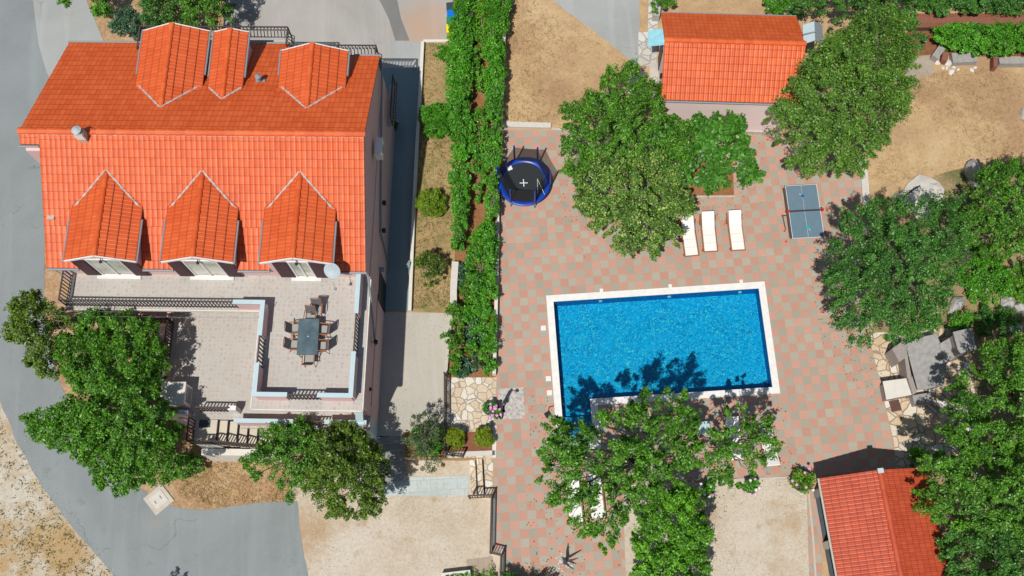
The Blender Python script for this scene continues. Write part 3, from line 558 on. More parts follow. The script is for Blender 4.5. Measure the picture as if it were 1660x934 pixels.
MB().box(-6.1,.0,2.4,-5.75,.2,3.25).build('pillar','white paint',H)
# external stair
st=bpy.data.objects.new('exterior_stair',None);COL.objects.link(st);st.parent=H
m=MB();m.box(-7.75,-1.30,2.25,-6.75,-.27,2.4);r_=MB()
for i in range(16):
    x=-6.75+i*.40;z=2.4-(i+1)*.19
    m.box(x+.03,-1.30,z-.6,x+.40,-.27,z);r_.box(x-.045,-1.30,z,x+.028,-.27,z+.187)
m.build('stair_tread','stair stone',st);r_.build('shade_toned_riser','shutter brown',st)  # dark brown strips: shade of the east-facing risers put into their colour
m=MB();m.box(-7.75,-1.62,B0,-4.4,-1.32,1.0);m.box(-7.75,-1.29,B0,-6.76,-.28,2.24);m.build('stair_wall','white stone kerb',st)
railing('stair_railing',st,[(-7.72,-.35,2.4),(-7.72,-1.36,2.4),(-6.75,-1.36,2.4),(-.5,-1.36,-.6)],.95,.14,bw=.04)
MB().box(-7.55,-.62,2.401,-7.05,-.30,2.425).build('door_mat','dark rubber',st)
# clothesline on the railing
cl=thing('clothes_line','thin white metal clothes line rack hooked along the long terrace railing','clothes line',HO,HA)
m=MB()
for k_,(z,dy) in enumerate(((5.72,.0),(5.72,-.2),(5.72,-.4),(5.72,-.6))): m.tube([(-13.3-.13*k_,4.05+dy,z),(-13.3-.13*k_+9.2*(1 if k_ in (0,3) else .35),4.05+dy,z)],.006,4)
m.tube([(-13.3,4.05,5.72),(-13.69,3.45,5.72)],.012,5);m.tube([(-4.1,4.05,5.72),(-4.5,3.45,5.72)],.014,5);m.build('frame','grey metal',cl)
# east wall fittings
ac=thing('air_conditioner','white air conditioner box bracketed high on the pink east gable wall','air conditioner',Matrix.Rotation(HA,3,'Z')@Vector((.03,11.25,5.6))+HO,HA)
MB().box(.04,-.42,0,.36,.42,.58).build('casing','white paint',ac,bevel=.02);m=MB();m.lathe([(.0,.37),(.2,.37),(.2,.355)],16);m.v=[(z,x,y+.28) for x,y,z in m.v];m.build('fan_grille','grey metal',ac)
m=MB();m.bar((-.03,-.3,-.03),(.34,-.3,-.03),.03);m.bar((-.03,.3,-.03),(.34,.3,-.03),.03);m.build('bracket','dark iron',ac)
for (y,z) in ((9.7,3.4),(8.5,3.0),(3.1,3.4)): m=MB();m.tube([(.0,y,z),(.2,y,z)],.015,5);m.box(.12,y-.08,z-.12,.28,y+.08,z+.1);m.build('wall_lamp','black plastic',H)
MB().box(.0,1.0,2.9,.08,1.12,3.1).build('vent_cap','black plastic',H)
m=MB();m.box(.003,5.4,.1,.03,6.8,2.3);dr=m.build('door','black plastic',H);m=MB();m.box(.0,6.7,2.35,.22,6.9,2.5);m.build('meter_box','zinc',H)
# satellite dish on its mast
dp=Matrix.Rotation(HA,3,'Z')@Vector((-1.35,5.30,6.2))+HO
sd=thing('satellite_dish','pale grey satellite dish on a mast beside the rightmost front dormer','satellite dish',dp,HA)
m=MB();m.lathe([(.0,-.10),(.18,-.085),(.32,-.04),(.43,.02),(.45,.03),(.43,.035),(.3,-.02),(.0,-.08)],24);T=Matrix.Translation((.12,-.12,.75))@Matrix.Scale(.84,4)@Matrix.Rotation(math.radians(42),4,'X')@Matrix.Rotation(math.radians(-14),4,'Y')
m.v=[tuple(T@Vector(v)) for v in m.v];m.build('reflector','dish grey',sd,smooth=True)
m=MB();m.tube([(.1,.25,-.2),(.1,.05,.1),(.1,.0,.7)],.03,8);m.build('mast','zinc',sd);m=MB();m.tube([(.12,-.5,.50),(.22,-.75,.35)],.015,6);m.box(.17,-.82,.30,.27,-.72,.40);m.build('feed_arm','grey metal',sd)
# white block on the patio
bp=Matrix.Rotation(HA,3,'Z')@Vector((-8.5,.72,2.4))+HO
pb=thing('patio_grill','white rendered built-in grill block on the west patio under the tree','grill',bp,HA)
MB().box(-.5,-.5,0,.5,.42,1.0).build('body','white paint',pb,bevel=.01);MB().box(-.55,-.55,1.001,.52,.46,1.06).build('top','white stone kerb',pb,bevel=.01);MB().box(.502,-.35,.2,.52,.3,.8).build('flap','grey metal',pb)
# dining set on the terrace
tp=Matrix.Rotation(HA,3,'Z')@Vector((-2.33,2.72,4.9))+HO
dt=thing('dining_table','smoked glass dining table in the middle of the roof terrace','table',tp,HA+.02)
m=MB();pts=[]
for sx,sy,a0 in ((1,1,0),(-1,1,90),(-1,-1,180),(1,-1,270)):
    for q in (0,30,60,90): t=math.radians(a0+q);pts.append((sx*.44+.06*math.cos(t),sy*.84+.06*math.sin(t)))
m.prism(pts,.715,.73);m.build('tabletop','smoked glass',dt)
m=MB()
for a,b in (((-.49,-.89),(.49,-.89)),((.49,-.89),(.49,.89)),((.49,.89),(-.49,.89)),((-.49,.89),(-.49,-.89))): m.bar((a[0],a[1],.70),(b[0],b[1],.70),.035,.028)
m.build('table_frame','dark iron',dt)
for s in (-1,1):
    for q in (-1,1): MB().tube([(s*.44,q*.84,0),(s*.44,q*.84,.69)],.022,8).build('leg','dark iron',dt)
MB().lathe([(.03,0),(.03,.03),(0,.03)],12,(0,0,.732)).build('parasol_cap','pale blue paint',dt)
def chair0():
    c=thing('garden_chair','','chair')
    m=MB();m.box(-.23,-.24,.40,.23,.22,.425);m.build('seat','sling grey',c,bevel=.008)
    m=MB();m.hexa([(-.23,-.24,.43),(.23,-.24,.43),(.23,-.22,.43),(-.23,-.22,.43)],[(-.235,-.44,.92),(.235,-.44,.92),(.235,-.42,.92),(-.235,-.42,.92)]);m.build('backrest','sling dark',c)
    m=MB()
    for s in (-1,1): m.tube([(s*.245,-.20,.36),(s*.25,-.45,.94)],.016,6);m.tube([(s*.245,-.2,.39),(s*.245,.24,.39)],.016,6)
    m.tube([(-.25,-.45,.94),(0,-.47,.96),(.25,-.45,.94)],.02,6);m.build('frame','wood orange',c)
    for s in (-1,1): MB().bar((s*.275,-.30,.645),(s*.275,.20,.66),.045,.02).build('armrest','wood orange',c)
    for s in (-1,1):
        for a in ((.22,.24),(-.24,-.34)): MB().tube([(s*.26,a[1],0),(s*.255,a[0],.42 if a[0]<0 else .64)],.014,6).build('leg','dark iron',c)
    return c
c0=chair0();grp='garden chairs round the glass table';Rz=Matrix.Rotation(HA+.02,3,'Z')
spots=[(-.66,.50,-PI/2,'left garden chair nearest the house wall at the glass table'),(-.66,-.34,-PI/2,'left garden chair farther from the house wall at the glass table'),(.62,.42,PI/2,'right garden chair nearest the house wall at the glass table'),(.60,-.42,PI/2,'right garden chair farther from the house wall at the glass table'),(.0,1.05,PI,'garden chair at the north head of the glass table, towards the dormers'),(.05,-1.02,0,'garden chair at the south end of the glass table, back to the parapet')]
for i,(x,y,rz,lb) in enumerate(spots):
    p=tp+Rz@Vector((x*.86,y*.86,0))
    if i==0: c0.location=p;c0.rotation_euler=(0,0,HA+rz+.08);c0['label']=lb;c0['group']=grp
    else: dup(c0,p,HA+rz+random.uniform(-.1,.1),lb)
p=tp+Rz@Vector((.25,1.22,0));dup(c0,p,HA+PI,'spare garden chair standing behind the north head of the glass table')
for o in COL.objects:
    if o.parent is None and (o.name.startswith('garden_chair') or o.name=='dining_table'): o.scale=(.87,.87,.93)
#CHUNK2
# ------------------------------------------------------------ foliage
def leaves_mesh(name,C,R,n,size,mat,parent=None,flat=.75,up=.55,aspect=1.9,seed=0,spray=None):
    """C: clump centres (k,3); R: clump radii; n leaves per clump; each leaf a small folded blade"""
    rg=np.random.default_rng(seed);C=np.asarray(C,float);R=np.asarray(R,float)
    idx=np.repeat(np.arange(len(C)),n);N=len(idx)
    d=rg.normal(size=(N,3));d/=np.linalg.norm(d,axis=1)[:,None];rad=rg.random(N)**.42
    off=d*rad[:,None]*R[idx][:,None];off[:,2]*=flat
    P=C[idx]+off
    if spray is not None:   # leaves run out along a twig instead of filling a ball
        t_=rg.random(N)[:,None]*1.0;sd=spray+rg.normal(size=spray.shape)*.35;sd[:,2]+=.15;sd/=np.linalg.norm(sd,axis=1)[:,None]
        P=C[idx]+sd[idx]*(t_*1.9-.8)*R[idx][:,None]+off*(.95-.45*t_);d=d*.5+sd[idx]*.8
    nrm=rg.normal(size=(N,3))*.55+d*.35;nrm[:,2]+=up;nrm/=np.linalg.norm(nrm,axis=1)[:,None]
    t=rg.normal(size=(N,3))+d*1.1;t-=nrm*(t*nrm).sum(1)[:,None];t/=np.linalg.norm(t,axis=1)[:,None]
    b=np.cross(nrm,t);s=size*(.6+.8*rg.random(N))[:,None];w=s/aspect
    V=np.empty((N,4,3));V[:,0]=P-t*s*.5;V[:,1]=P+b*w*.5+nrm*s*.06-t*s*.05;V[:,2]=P+t*s*.5-nrm*s*.12;V[:,3]=P-b*w*.5+nrm*s*.06-t*s*.05
    me=bpy.data.meshes.new(name);me.vertices.add(N*4);me.vertices.foreach_set('co',V.reshape(-1));me.loops.add(N*4);me.loops.foreach_set('vertex_index',np.arange(N*4,dtype=np.int32))
    me.polygons.add(N);me.polygons.foreach_set('loop_start',np.arange(0,N*4,4,dtype=np.int32));me.polygons.foreach_set('loop_total',np.full(N,4,dtype=np.int32));me.update(calc_edges=True)
    me.materials.append(M[mat]);o=bpy.data.objects.new(name,me);COL.objects.link(o)
    if parent: o.parent=parent
    return o
def inpoly(P,X,Y):
    n=len(P);ins=np.zeros(len(X),bool);j=n-1
    for i in range(n):
        xi,yi=P[i];xj,yj=P[j];c=((yi>Y)!=(yj>Y))&(X<(xj-xi)*(Y-yi)/((yj-yi)+1e-12)+xi);ins^=c;j=i
    return ins
def edged(P,X,Y):
    D=np.full(len(X),1e9)
    for i in range(len(P)):
        a=np.array(P[i]);b=np.array(P[(i+1)%len(P)]);ab=b-a;t=np.clip(((X-a[0])*ab[0]+(Y-a[1])*ab[1])/(ab@ab+1e-9),0,1)
        D=np.minimum(D,np.hypot(X-a[0]-t*ab[0],Y-a[1]-t*ab[1]))
    return D
def limb(mb,a,b,r0,r1,rg,n=5,wob_=.12):
    a=np.array(a,float);b=np.array(b,float);L=np.linalg.norm(b-a);pts=[];rs=[]
    for i in range(n+1):
        t=i/n;p=a+(b-a)*t+(rg.normal(size=3)*wob_*L*.25 if 0<i<n else 0)+np.array([0,0,math.sin(PI*t)*L*.06]);pts.append(tuple(p));rs.append(r0+(r1-r0)*t)
    mb.tube(pts,rs,6);return pts
def tree(name,label,outline,zm,ztop,zbot,mat,leaf=.16,per=90,dens=1.0,clump=.42,base=None,group=None,seed=0,gap=.12,cat='tree',twigs=14,up=.55,aspect=1.9,zg=0,irr=1.0):
    P=[(G(x,y,zm).x,G(x,y,zm).y) for x,y in outline];rg=np.random.default_rng(seed+100)
    xs=[p[0] for p in P];ys=[p[1] for p in P];A=.5*abs(sum(P[i][0]*P[(i+1)%len(P)][1]-P[(i+1)%len(P)][0]*P[i][1] for i in range(len(P))))
    bx,by=(G(*base,zg).x,G(*base,zg).y) if base else (sum(xs)/len(xs),sum(ys)/len(ys))
    k=int(A*dens*11.0/(clump/.42)**2)+4
    n=k*6;X=rg.uniform(min(xs),max(xs),n);Y=rg.uniform(min(ys),max(ys),n);ok=inpoly(P,X,Y)
    # lobed density so the crown has gaps and lumps
    ph=rg.uniform(0,6.28,6);f=np.sin(X*2.1/clump*.42+ph[0])+np.sin(Y*2.3/clump*.42+ph[1])+np.sin((X+Y)*1.5+ph[2])+np.sin((X-Y)*1.3+ph[3])
    ok&=(f>-4+gap*6.0*rg.random(n));X=X[ok][:k];Y=Y[ok][:k];f=f[ok][:k];D=edged(P,X,Y);Dm=max(D.max(),.3)
    prof=np.sqrt(np.clip(1-(1-np.clip(D/(Dm*.95),0,1))**2,0,1));top=zm+(ztop-zm)*prof+(f*.10*irr)*(ztop-zm)*.5
    dep=rg.random(len(X))**1.9;Z=top-dep*(top-(zm-(zm-zbot)*prof))*.85
    leaf*=.66;per=int(per*1.12);per=int(per*1.0);R=clump*(.40+.65*rg.random(len(X))**1.2)*np.where(D<.25,.7,1)
    o=thing(name,label,cat,(bx,by,zg),group=group)
    C=np.stack([X-bx,Y-by,Z-zg],1)
    sp=None
    if clump>=.35 and aspect<5:
        ctr=np.array([C[:,0].mean(),C[:,1].mean(),C[:,2].mean()-.6]);sp=C-ctr;sp/=np.linalg.norm(sp,axis=1)[:,None]+1e-6
        pull=np.where(D<R*1.1,(R*1.1-D).clip(0)*.55,0)[:,None];C=C-sp*np.array([1,1,0])*pull
    leaves_mesh('crown',C,R,per,leaf,mat,o,up=up,aspect=aspect,seed=seed,spray=sp)
    m=MB();h=max(.3,(zbot-zg)*.8);r=.04+.014*math.sqrt(A)
    if ztop-zg>1.6:
        m.tube([(0,0,-.05),(.05*rg.normal(),.05*rg.normal(),h*.5),(0,0,h)],[r*1.25,r,r*.9],8)
        sel=rg.permutation(len(C))[:twigs]
        for i in sel:
            e=C[i]*[1,1,1]+[0,0,-.05];mid=e*.55+np.array([0,0,h*.45]);limb(m,(0,0,h*.95),mid,r*.6,r*.3,rg);limb(m,mid,e,r*.3,r*.06,rg)
            for q in range(3):
                j=np.argsort(((C-e)**2).sum(1))[1+q*3];limb(m,mid*.4+e*.6,C[j]+[0,0,.05],r*.14,r*.03,rg,3)
    else:
        for i in rg.permutation(len(C))[:6]: limb(m,(0,0,0),C[i],.03,.008,rg,3)
    m.build('trunk' if ztop-zg>1.6 else 'stem','bark',o)
    return o
# --- big trees
tree('deciduous_tree','biggest green tree between the road and the patio, above the manhole slab',[(150,505),(195,515),(225,512),(262,530),(270,570),(272,600),(262,640),(275,655),(287,668),(290,705),(298,740),(308,755),(300,770),(285,778),(240,785),(205,800),(170,803),(150,770),(138,745),(105,738),(60,715),(38,690),(60,668),(110,655),(130,640),(105,600),(95,560),(130,545)],4.5,6.3,2.6,'leaf green',leaf=.165,per=115,dens=1.5,base=(190,660),zg=LO,seed=1,gap=.08,twigs=24)
tree('low_shrub','low green shrub between the manhole slab and the stair foot wall',[(292,735),(315,738),(335,748),(322,768),(295,775),(285,755)],LO+1.0,LO+1.9,LO,'leaf green',leaf=.16,per=100,dens=1.5,cat='shrub',zg=LO,seed=29)
tree('olive_green_tree','darker olive tree at the road edge, upper left of the large green tree',[(25,545),(35,500),(40,480),(60,475),(82,482),(92,500),(125,508),(150,520),(140,545),(105,570),(95,610),(65,610),(35,590),(22,560)],4.6,6.4,2.6,'leaf olive',leaf=.17,per=105,dens=1.3,base=(70,560),zg=LO,seed=2,gap=.1)
tree('stair_tree','feathery green tree covering the foot of the exterior stair',[(432,700),(440,688),(470,692),(500,680),(530,705),(545,760),(530,800),(500,798),(480,800),(465,820),(455,790),(440,775),(415,780),(395,750),(420,740)],2.2,4.4,.8,'leaf green',leaf=.14,per=120,dens=1.2,base=(480,750),zg=LO,seed=3,gap=.3,twigs=20)
tree('linden_tree','rounded olive-tinted tree below the south corner of the house, at the yard steps',[(490,735),(520,712),(545,690),(575,693),(600,712),(625,742),(640,775),(628,800),(625,822),(600,845),(560,838),(530,838),(510,815),(495,790)],2.6,4.6,1.0,'leaf olive',leaf=.17,per=110,dens=1.4,base=(565,770),zg=LO,seed=4,gap=.12)
tree('cherry_tree','loose long-branched green tree left of the small pink house',[(907,178),(935,172),(945,155),(965,158),(975,135),(985,118),(1005,125),(1010,112),(1032,105),(1045,140),(1072,140),(1076,180),(1080,200),(1110,215),(1130,250),(1120,280),(1040,290),(960,285),(925,305),(905,282),(920,262),(905,235),(925,225),(915,205)],3.0,5.0,1.4,'leaf green',leaf=.17,per=105,dens=1.15,base=(1000,230),seed=5,gap=.25,twigs=26)
tree('chestnut_tree','round pale-flecked tree on the checkered deck left of the loungers',[(930,335),(932,300),(945,270),(980,255),(1040,250),(1085,262),(1108,290),(1110,315),(1125,330),(1122,362),(1105,380),(1098,404),(1078,398),(1065,416),(1040,405),(1020,418),(998,408),(992,385),(965,375),(945,352)],2.6,4.6,1.2,'leaf speckled',leaf=.16,per=125,dens=1.55,base=(1030,345),seed=6,gap=.05)
tree('fig_tree','bright green large-leaved fig tree in front of the small pink house wall',[(1050,215),(1085,200),(1100,212),(1120,200),(1140,208),(1160,188),(1172,186),(1185,205),(1200,202),(1208,230),(1215,262),(1232,275),(1236,290),(1215,300),(1190,290),(1175,305),(1150,312),(1130,296),(1100,300),(1062,285),(1045,250)],2.2,4.0,.8,'leaf fig',leaf=.27,per=60,dens=1.3,base=(1145,270),seed=7,gap=.12,aspect=1.5)
tree('walnut_tree','largest round tree, dull fine-leaved crown overhanging the right end of the small house roof',[(1306,106),(1330,84),(1352,60),(1372,42),(1410,32),(1450,48),(1470,90),(1472,130),(1468,175),(1455,210),(1435,235),(1410,262),(1395,285),(1370,280),(1345,295),(1310,290),(1280,275),(1262,250),(1240,205),(1238,185),(1262,165),(1270,140),(1290,125)],4.2,7.4,2.2,'leaf walnut',leaf=.15,per=150,dens=1.5,clump=.5,base=(1345,205),seed=8,gap=.05,twigs=26)
tree('ash_tree','dark green tree behind the walnut, at the upper edge near the vine rows',[(1270,20),(1290,5),(1300,-40),(1500,-40),(1495,5),(1485,45),(1475,60),(1500,75),(1480,90),(1450,60),(1410,45),(1390,35),(1360,30),(1325,14),(1290,18)],3.6,5.6,1.6,'leaf deep',leaf=.16,per=110,dens=1.3,base=(1400,20),seed=9,gap=.12)
tree('climbing_shrub','bright green shrub spilling over the white path behind the small pink house',[(1225,20),(1240,0),(1238,-25),(1285,-25),(1290,10),(1305,25),(1275,28)],1.0,1.8,.3,'leaf vine',leaf=.16,per=80,dens=1.5,cat='shrub',seed=10)
tree('oak_tree','broad mid-green tree between the table tennis table and the stone barbecue',[(1330,455),(1335,420),(1348,380),(1362,345),(1400,340),(1425,325),(1470,335),(1500,325),(1545,335),(1560,380),(1552,430),(1540,480),(1520,530),(1480,550),(1440,555),(1405,560),(1385,560),(1355,535),(1345,500)],4.9,7.4,2.4,'leaf deep',leaf=.14,per=120,dens=1.35,clump=.45,base=(1440,455),seed=11,gap=.22,twigs=22)
tree('oak_tree','tree cut by the right edge of the picture, above the yellow-green shrubs',[(1570,330),(1570,295),(1600,270),(1720,260),(1760,420),(1650,430),(1600,415),(1565,400),(1545,365)],2.8,4.8,1.3,'leaf green',leaf=.15,per=110,dens=1.25,base=(1630,360),seed=12,gap=.25)
tree('robinia_tree','green tree right of the barbecue chimney, cut by the right edge',[(1555,610),(1575,590),(1590,560),(1640,545),(1780,540),(1780,740),(1620,745),(1570,740),(1530,720),(1520,690),(1540,665),(1525,630)],4.8,7.0,2.0,'leaf green',leaf=.16,per=110,dens=1.25,base=(1620,650),seed=13,gap=.28,twigs=22)
tree('robinia_tree','wide green tree reaching over the upper right corner of the red garage roof',[(1478,745),(1500,730),(1530,735),(1570,725),(1640,720),(1780,720),(1780,870),(1640,870),(1580,860),(1535,850),(1500,835),(1482,800),(1500,785),(1490,765)],4.8,6.8,2.0,'leaf green',leaf=.16,per=115,dens=1.3,base=(1600,800),seed=14,gap=.25,twigs=22)
tree('robinia_tree','darker tree in the bottom right corner beside the garage',[(1525,850),(1570,840),(1640,850),(1780,850),(1780,1000),(1560,1010),(1528,930),(1515,895)],3.0,5.0,1.2,'leaf deep',leaf=.15,per=115,dens=1.4,base=(1620,930),seed=15,gap=.15)
tree('plane_tree','wide open-branched tree shading the step end of the pool',[(860,745),(880,725),(895,705),(880,690),(905,680),(930,692),(955,680),(985,665),(1010,668),(1030,640),(1048,632),(1060,650),(1085,628),(1108,630),(1112,655),(1128,680),(1140,720),(1120,760),(1110,800),(1060,820),(1020,840),(1000,880),(985,900),(960,895),(970,865),(945,880),(925,855),(900,850),(915,825),(885,815),(900,795),(870,790),(865,768),(895,760)],5.4,7.8,3.2,'leaf green',leaf=.18,per=90,dens=.82,clump=.38,base=(1030,755),seed=16,gap=.45,twigs=34)
tree('plane_tree','open-branched tree right of the pool steps, over the lounger at the deck edge',[(1110,690),(1150,700),(1170,690),(1178,655),(1195,652),(1215,675),(1240,680),(1250,705),(1262,742),(1225,760),(1230,790),(1215,820),(1195,800),(1170,790),(1140,770),(1105,760)],4.2,6.2,2.6,'leaf green',leaf=.18,per=80,dens=.52,clump=.36,base=(1165,745),seed=17,gap=.6,twigs=22)
tree('laurel_tree','dense bright green tree at the bottom edge between deck and gravel court',[(1030,850),(1045,815),(1075,800),(1100,785),(1125,795),(1142,820),(1136,845),(1150,870),(1138,900),(1152,935),(1140,1010),(1024,1010),(1016,950),(1028,915),(1018,880)],2.8,5.2,.8,'leaf fresh',leaf=.17,per=115,dens=1.5,base=(1085,905),seed=18,gap=.12)
tree('elm_tree','tree at the top edge left of the driveway, behind the big dormer',[(305,45),(300,15),(310,-40),(395,-40),(382,0),(372,30),(345,42)],2.6,4.4,1.0,'leaf green',leaf=.15,per=110,dens=1.4,base=(345,10),zg=LO,seed=19)
tree('juniper_tree','dense green conifer-like shrub tree behind the house roof, next to the driveway tree',[(235,50),(232,25),(240,5),(250,-40),(312,-40),(310,20),(298,40),(262,52)],1.6,3.2,.6,'leaf deep',leaf=.13,per=130,dens=1.5,base=(270,25),zg=LO,seed=20,gap=.05)
tree('grey_green_shrub','grey-green shrub hugging the north eave of the house',[(180,45),(190,28),(215,20),(238,35),(238,62),(205,62),(184,58)],.6,1.6,0,'leaf bluish',leaf=.14,per=110,dens=1.6,cat='shrub',zg=LO,seed=21)
tree('bright_shrub','yellow-green upright shrub at the concrete road edge, top left',[(155,30),(158,8),(150,-15),(178,-15),(182,15),(178,38),(165,38)],.6,1.5,0,'leaf vine',leaf=.17,per=80,dens=1.6,cat='shrub',zg=LO,seed=22)
tree('overhanging_tree','leafy branch tip reaching over the road at the very top left',[(86,6),(95,-10),(70,-60),(150,-70),(125,-5),(120,8),(112,16),(106,8)],2.4,3.4,1.6,'leaf green',leaf=.17,per=70,dens=1.0,base=(110,-45),zg=LO,seed=23,cat='tree')
# shrubs at the right
for i,(ol,mt,lb,lf,zt) in enumerate([
 ([(1560,400),(1600,395),(1630,420),(1640,470),(1610,500),(1570,490),(1548,450)],'leaf vine','yellow-green low shrub between the rocks at the right edge',.13,1.3),
 ([(1630,430),(1665,425),(1720,440),(1720,500),(1650,500),(1632,470)],'leaf fresh','fresh green low shrub cut by the right picture edge above the rocks',.13,1.4),
 ([(1535,520),(1552,505),(1572,512),(1575,532),(1552,545),(1535,540)],'leaf vine','small vivid green bush touching the barbecue chimney',.13,1.0),
 ([(1580,500),(1640,505),(1655,540),(1610,550),(1580,540)],'leaf deep','dark low bush just right of the barbecue chimney',.12,1.0),
 ([(1468,750),(1478,728),(1500,735),(1502,755),(1480,765)],'leaf vine','bright green shrub at the corner of the red garage roof',.15,1.1),
 ([(1530,880),(1520,915),(1535,940),(1550,915)],'leaf vine','bright shrub strip along the right eave of the garage',.14,1.0),
 ([(1500,345),(1560,330),(1580,400),(1560,440),(1520,420)],'leaf greyish','grey-green thicket between the two oaks at the right',.13,2.0)]):
    tree('low_shrub',lb,ol,zt*.4,zt,0,mt,leaf=lf,per=110,dens=1.5,cat='shrub',seed=30+i,gap=.15)
# garden strip shrubs
tree('grass_tussock','big round bright grass tussock on the lawn strip beside the house lane',[(683,195),(686,178),(700,170),(720,172),(732,185),(732,210),(718,222),(698,220),(685,210)],.5,1.2,0,'leaf vine',leaf=.34,per=110,dens=2.0,clump=.34,cat='grass clump',seed=40,gap=0,aspect=7,up=.15)
tree('box_bush','round lime-yellow box bush on the lawn strip',[(677,332),(681,317),(695,310),(712,312),(721,325),(720,342),(708,353),(692,351),(680,343)],.5,1.15,.05,'leaf yellow',leaf=.09,per=230,dens=2.2,clump=.3,cat='bush',seed=41,gap=0)
tree('olive_sapling','thin olive sapling at the south end of the lawn strip',[(672,430),(685,410),(700,415),(718,420),(722,440),(708,462),(692,465),(680,450)],.9,1.9,.3,'leaf olive',leaf=.12,per=50,dens=1.7,clump=.3,cat='sapling',seed=42,gap=.2,twigs=14)
tree('small_sapling','sparse young shrub at the north end of the lawn strip',[(704,88),(712,80),(728,80),(732,98),(715,105)],.4,1.0,.1,'leaf vine',leaf=.13,per=40,dens=1.6,clump=.25,cat='sapling',seed=43,gap=.2)
for i,(cx_,cy_,lb) in enumerate([(738,712,'left round lime bush in the small brown bed below the crazy paving'),(786,708,'right round lime bush in the small brown bed below the crazy paving')]):
    tree('ball_bush',lb,[(cx_+15.5*math.cos(t*PI/5),cy_+16*math.sin(t*PI/5)) for t in range(10)],.55,1.1,.05,'leaf lime',leaf=.07,per=330,dens=2.6,clump=.26,cat='bush',seed=44+i,gap=0,group='round lime bushes')
tree('banana_lily','vivid light green leafy plant in the bed beside the yard steps',[(665,705),(680,692),(700,690),(718,695),(720,728),(700,738),(675,735)],.4,.9,0,'leaf vine',leaf=.30,per=40,dens=2.0,clump=.32,cat='plant',seed=46,gap=0,aspect=2.2)
tree('pepper_sapling','sparse grey-green sapling rising over the vivid plant beside the yard steps',[(655,712),(668,690),(672,672),(700,668),(712,685),(722,720),(718,755),(690,768),(672,748),(660,735)],1.6,2.8,.7,'leaf greyish',leaf=.11,per=45,dens=1.1,clump=.32,cat='sapling',base=(690,720),seed=47,gap=.4,twigs=16)
# vines: each trained row is one thing
def vine(label,ol,zt,mat,seed,per=85,dens=2.1,leaf=.15,gap=.15,name='vine_row',cat='vine',cl=.36): return tree(name,label,ol,zt*.6,zt,.1,mat,leaf=leaf,per=per,dens=dens,clump=cl,cat=cat,group='grape vine rows' if cat=='vine' else None,seed=seed,gap=gap*.5)
vine('left vine row, from the bins down to the round lime bush',[(745,-30),(768,-30),(766,120),(762,240),(758,330),(752,408),(732,405),(735,330),(728,290),(735,240),(722,150),(728,60)],1.7,'leaf vine',50)
vine('right vine row along the brown field and the trampoline',[(790,-30),(830,-30),(822,60),(816,140),(812,240),(806,330),(802,420),(785,425),(790,300),(786,200),(788,100)],1.7,'leaf vine',51)
vine('middle vine mass in the upper part of the narrow garden, opposite the bins',[(766,-30),(792,-30),(790,40),(786,150),(776,165),(768,90)],1.3,'leaf fresh',52,dens=1.0)
vine('middle vine patch level with the grass tussock and the trampoline',[(765,185),(788,180),(788,300),(775,330),(760,300)],1.2,'leaf vine',53,dens=.95,gap=.35)
vine('thick low vine patch left of the upper checkered deck, near the olive sapling',[(762,380),(790,360),(806,385),(806,490),(790,520),(765,500),(752,440)],1.2,'leaf vine',54,dens=1.4,gap=.1)
vine('thin trailing vine on the yard wall, left edge of the vegetable garden',[(738,485),(750,500),(748,600),(732,608),(728,560),(712,550),(728,535),(724,500)],1.3,'leaf green',55,dens=1.2)
vine('thin vine along the deck edge beside the vegetable garden',[(800,500),(806,505),(803,605),(785,608),(790,560),(796,520)],1.2,'leaf vine',56,dens=1.3)
vine('loose vine over the middle of the vegetable garden, just above the cabbages',[(746,500),(798,500),(798,560),(780,590),(748,575)],1.0,'leaf vine',57,dens=.9,gap=.4)
for i,(ol,mt,lb,lf) in enumerate([([(750,515),(765,510),(785,520),(780,560),(755,565)],'leaf bluish','bluish cabbage patch in the vegetable garden',.20),([(735,585),(750,580),(770,590),(768,610),(735,612)],'leaf bluish','bluish cabbage patch against the crazy paving',.20),([(762,575),(785,572),(783,600),(768,602)],'leaf greyish','grey-green vegetable patch next to the deck vine',.15),([(745,565),(775,560),(780,575),(750,580)],'leaf dry','yellowing vegetable plants in the garden bed',.16),([(742,430),(760,430),(762,460),(745,462)],'leaf bluish','bluish leafy plants beside the pale garden wall',.18),([(768,50),(788,48),(790,92),(770,90)],'leaf dry','yellowing vine leaves over bare soil near the top of the garden strip',.16),([(768,430),(740,470),(762,500),(778,480)],'leaf green','bean plants in the middle of the vegetable garden',.14)]):
    tree('vegetable_plant',lb,ol,.25,.5,.02,mt,leaf=lf,per=45,dens=1.6,clump=.26,cat='vegetables',seed=60+i,gap=.2)
vine('far vine row along the top right picture edge',[(1480,-30),(1780,-30),(1780,20),(1600,20),(1530,22),(1490,12)],1.5,'leaf deep',70)
vine('near vine row in the top right, above the broken concrete wall',[(1512,50),(1540,40),(1600,45),(1700,42),(1780,45),(1780,90),(1640,88),(1580,86),(1540,80),(1515,65)],1.5,'leaf vine',71)
tree('vine_shoot','vine growing over the stone wall left of the small house ridge',[(1055,0),(1058,-20),(1090,-20),(1092,15),(1080,22),(1075,8),(1060,25)],.8,1.5,.2,'leaf green',leaf=.18,per=60,dens=1.6,cat='vine',seed=72)
tree('bottom_hedge','row of small bushes at the bottom edge of the checkered deck',[(815,928),(840,934),(900,936),(905,980),(812,980)],.7,1.2,.05,'leaf deep',leaf=.13,per=100,dens=1.8,cat='hedge',seed=73)
tree('weed_clump','low weeds at the bottom of the brown concrete pad',[(765,925),(800,920),(805,960),(770,960)],LO+.2,LO+.5,LO,'leaf fresh',leaf=.13,per=30,dens=1.2,cat='weeds',zg=LO,seed=74)
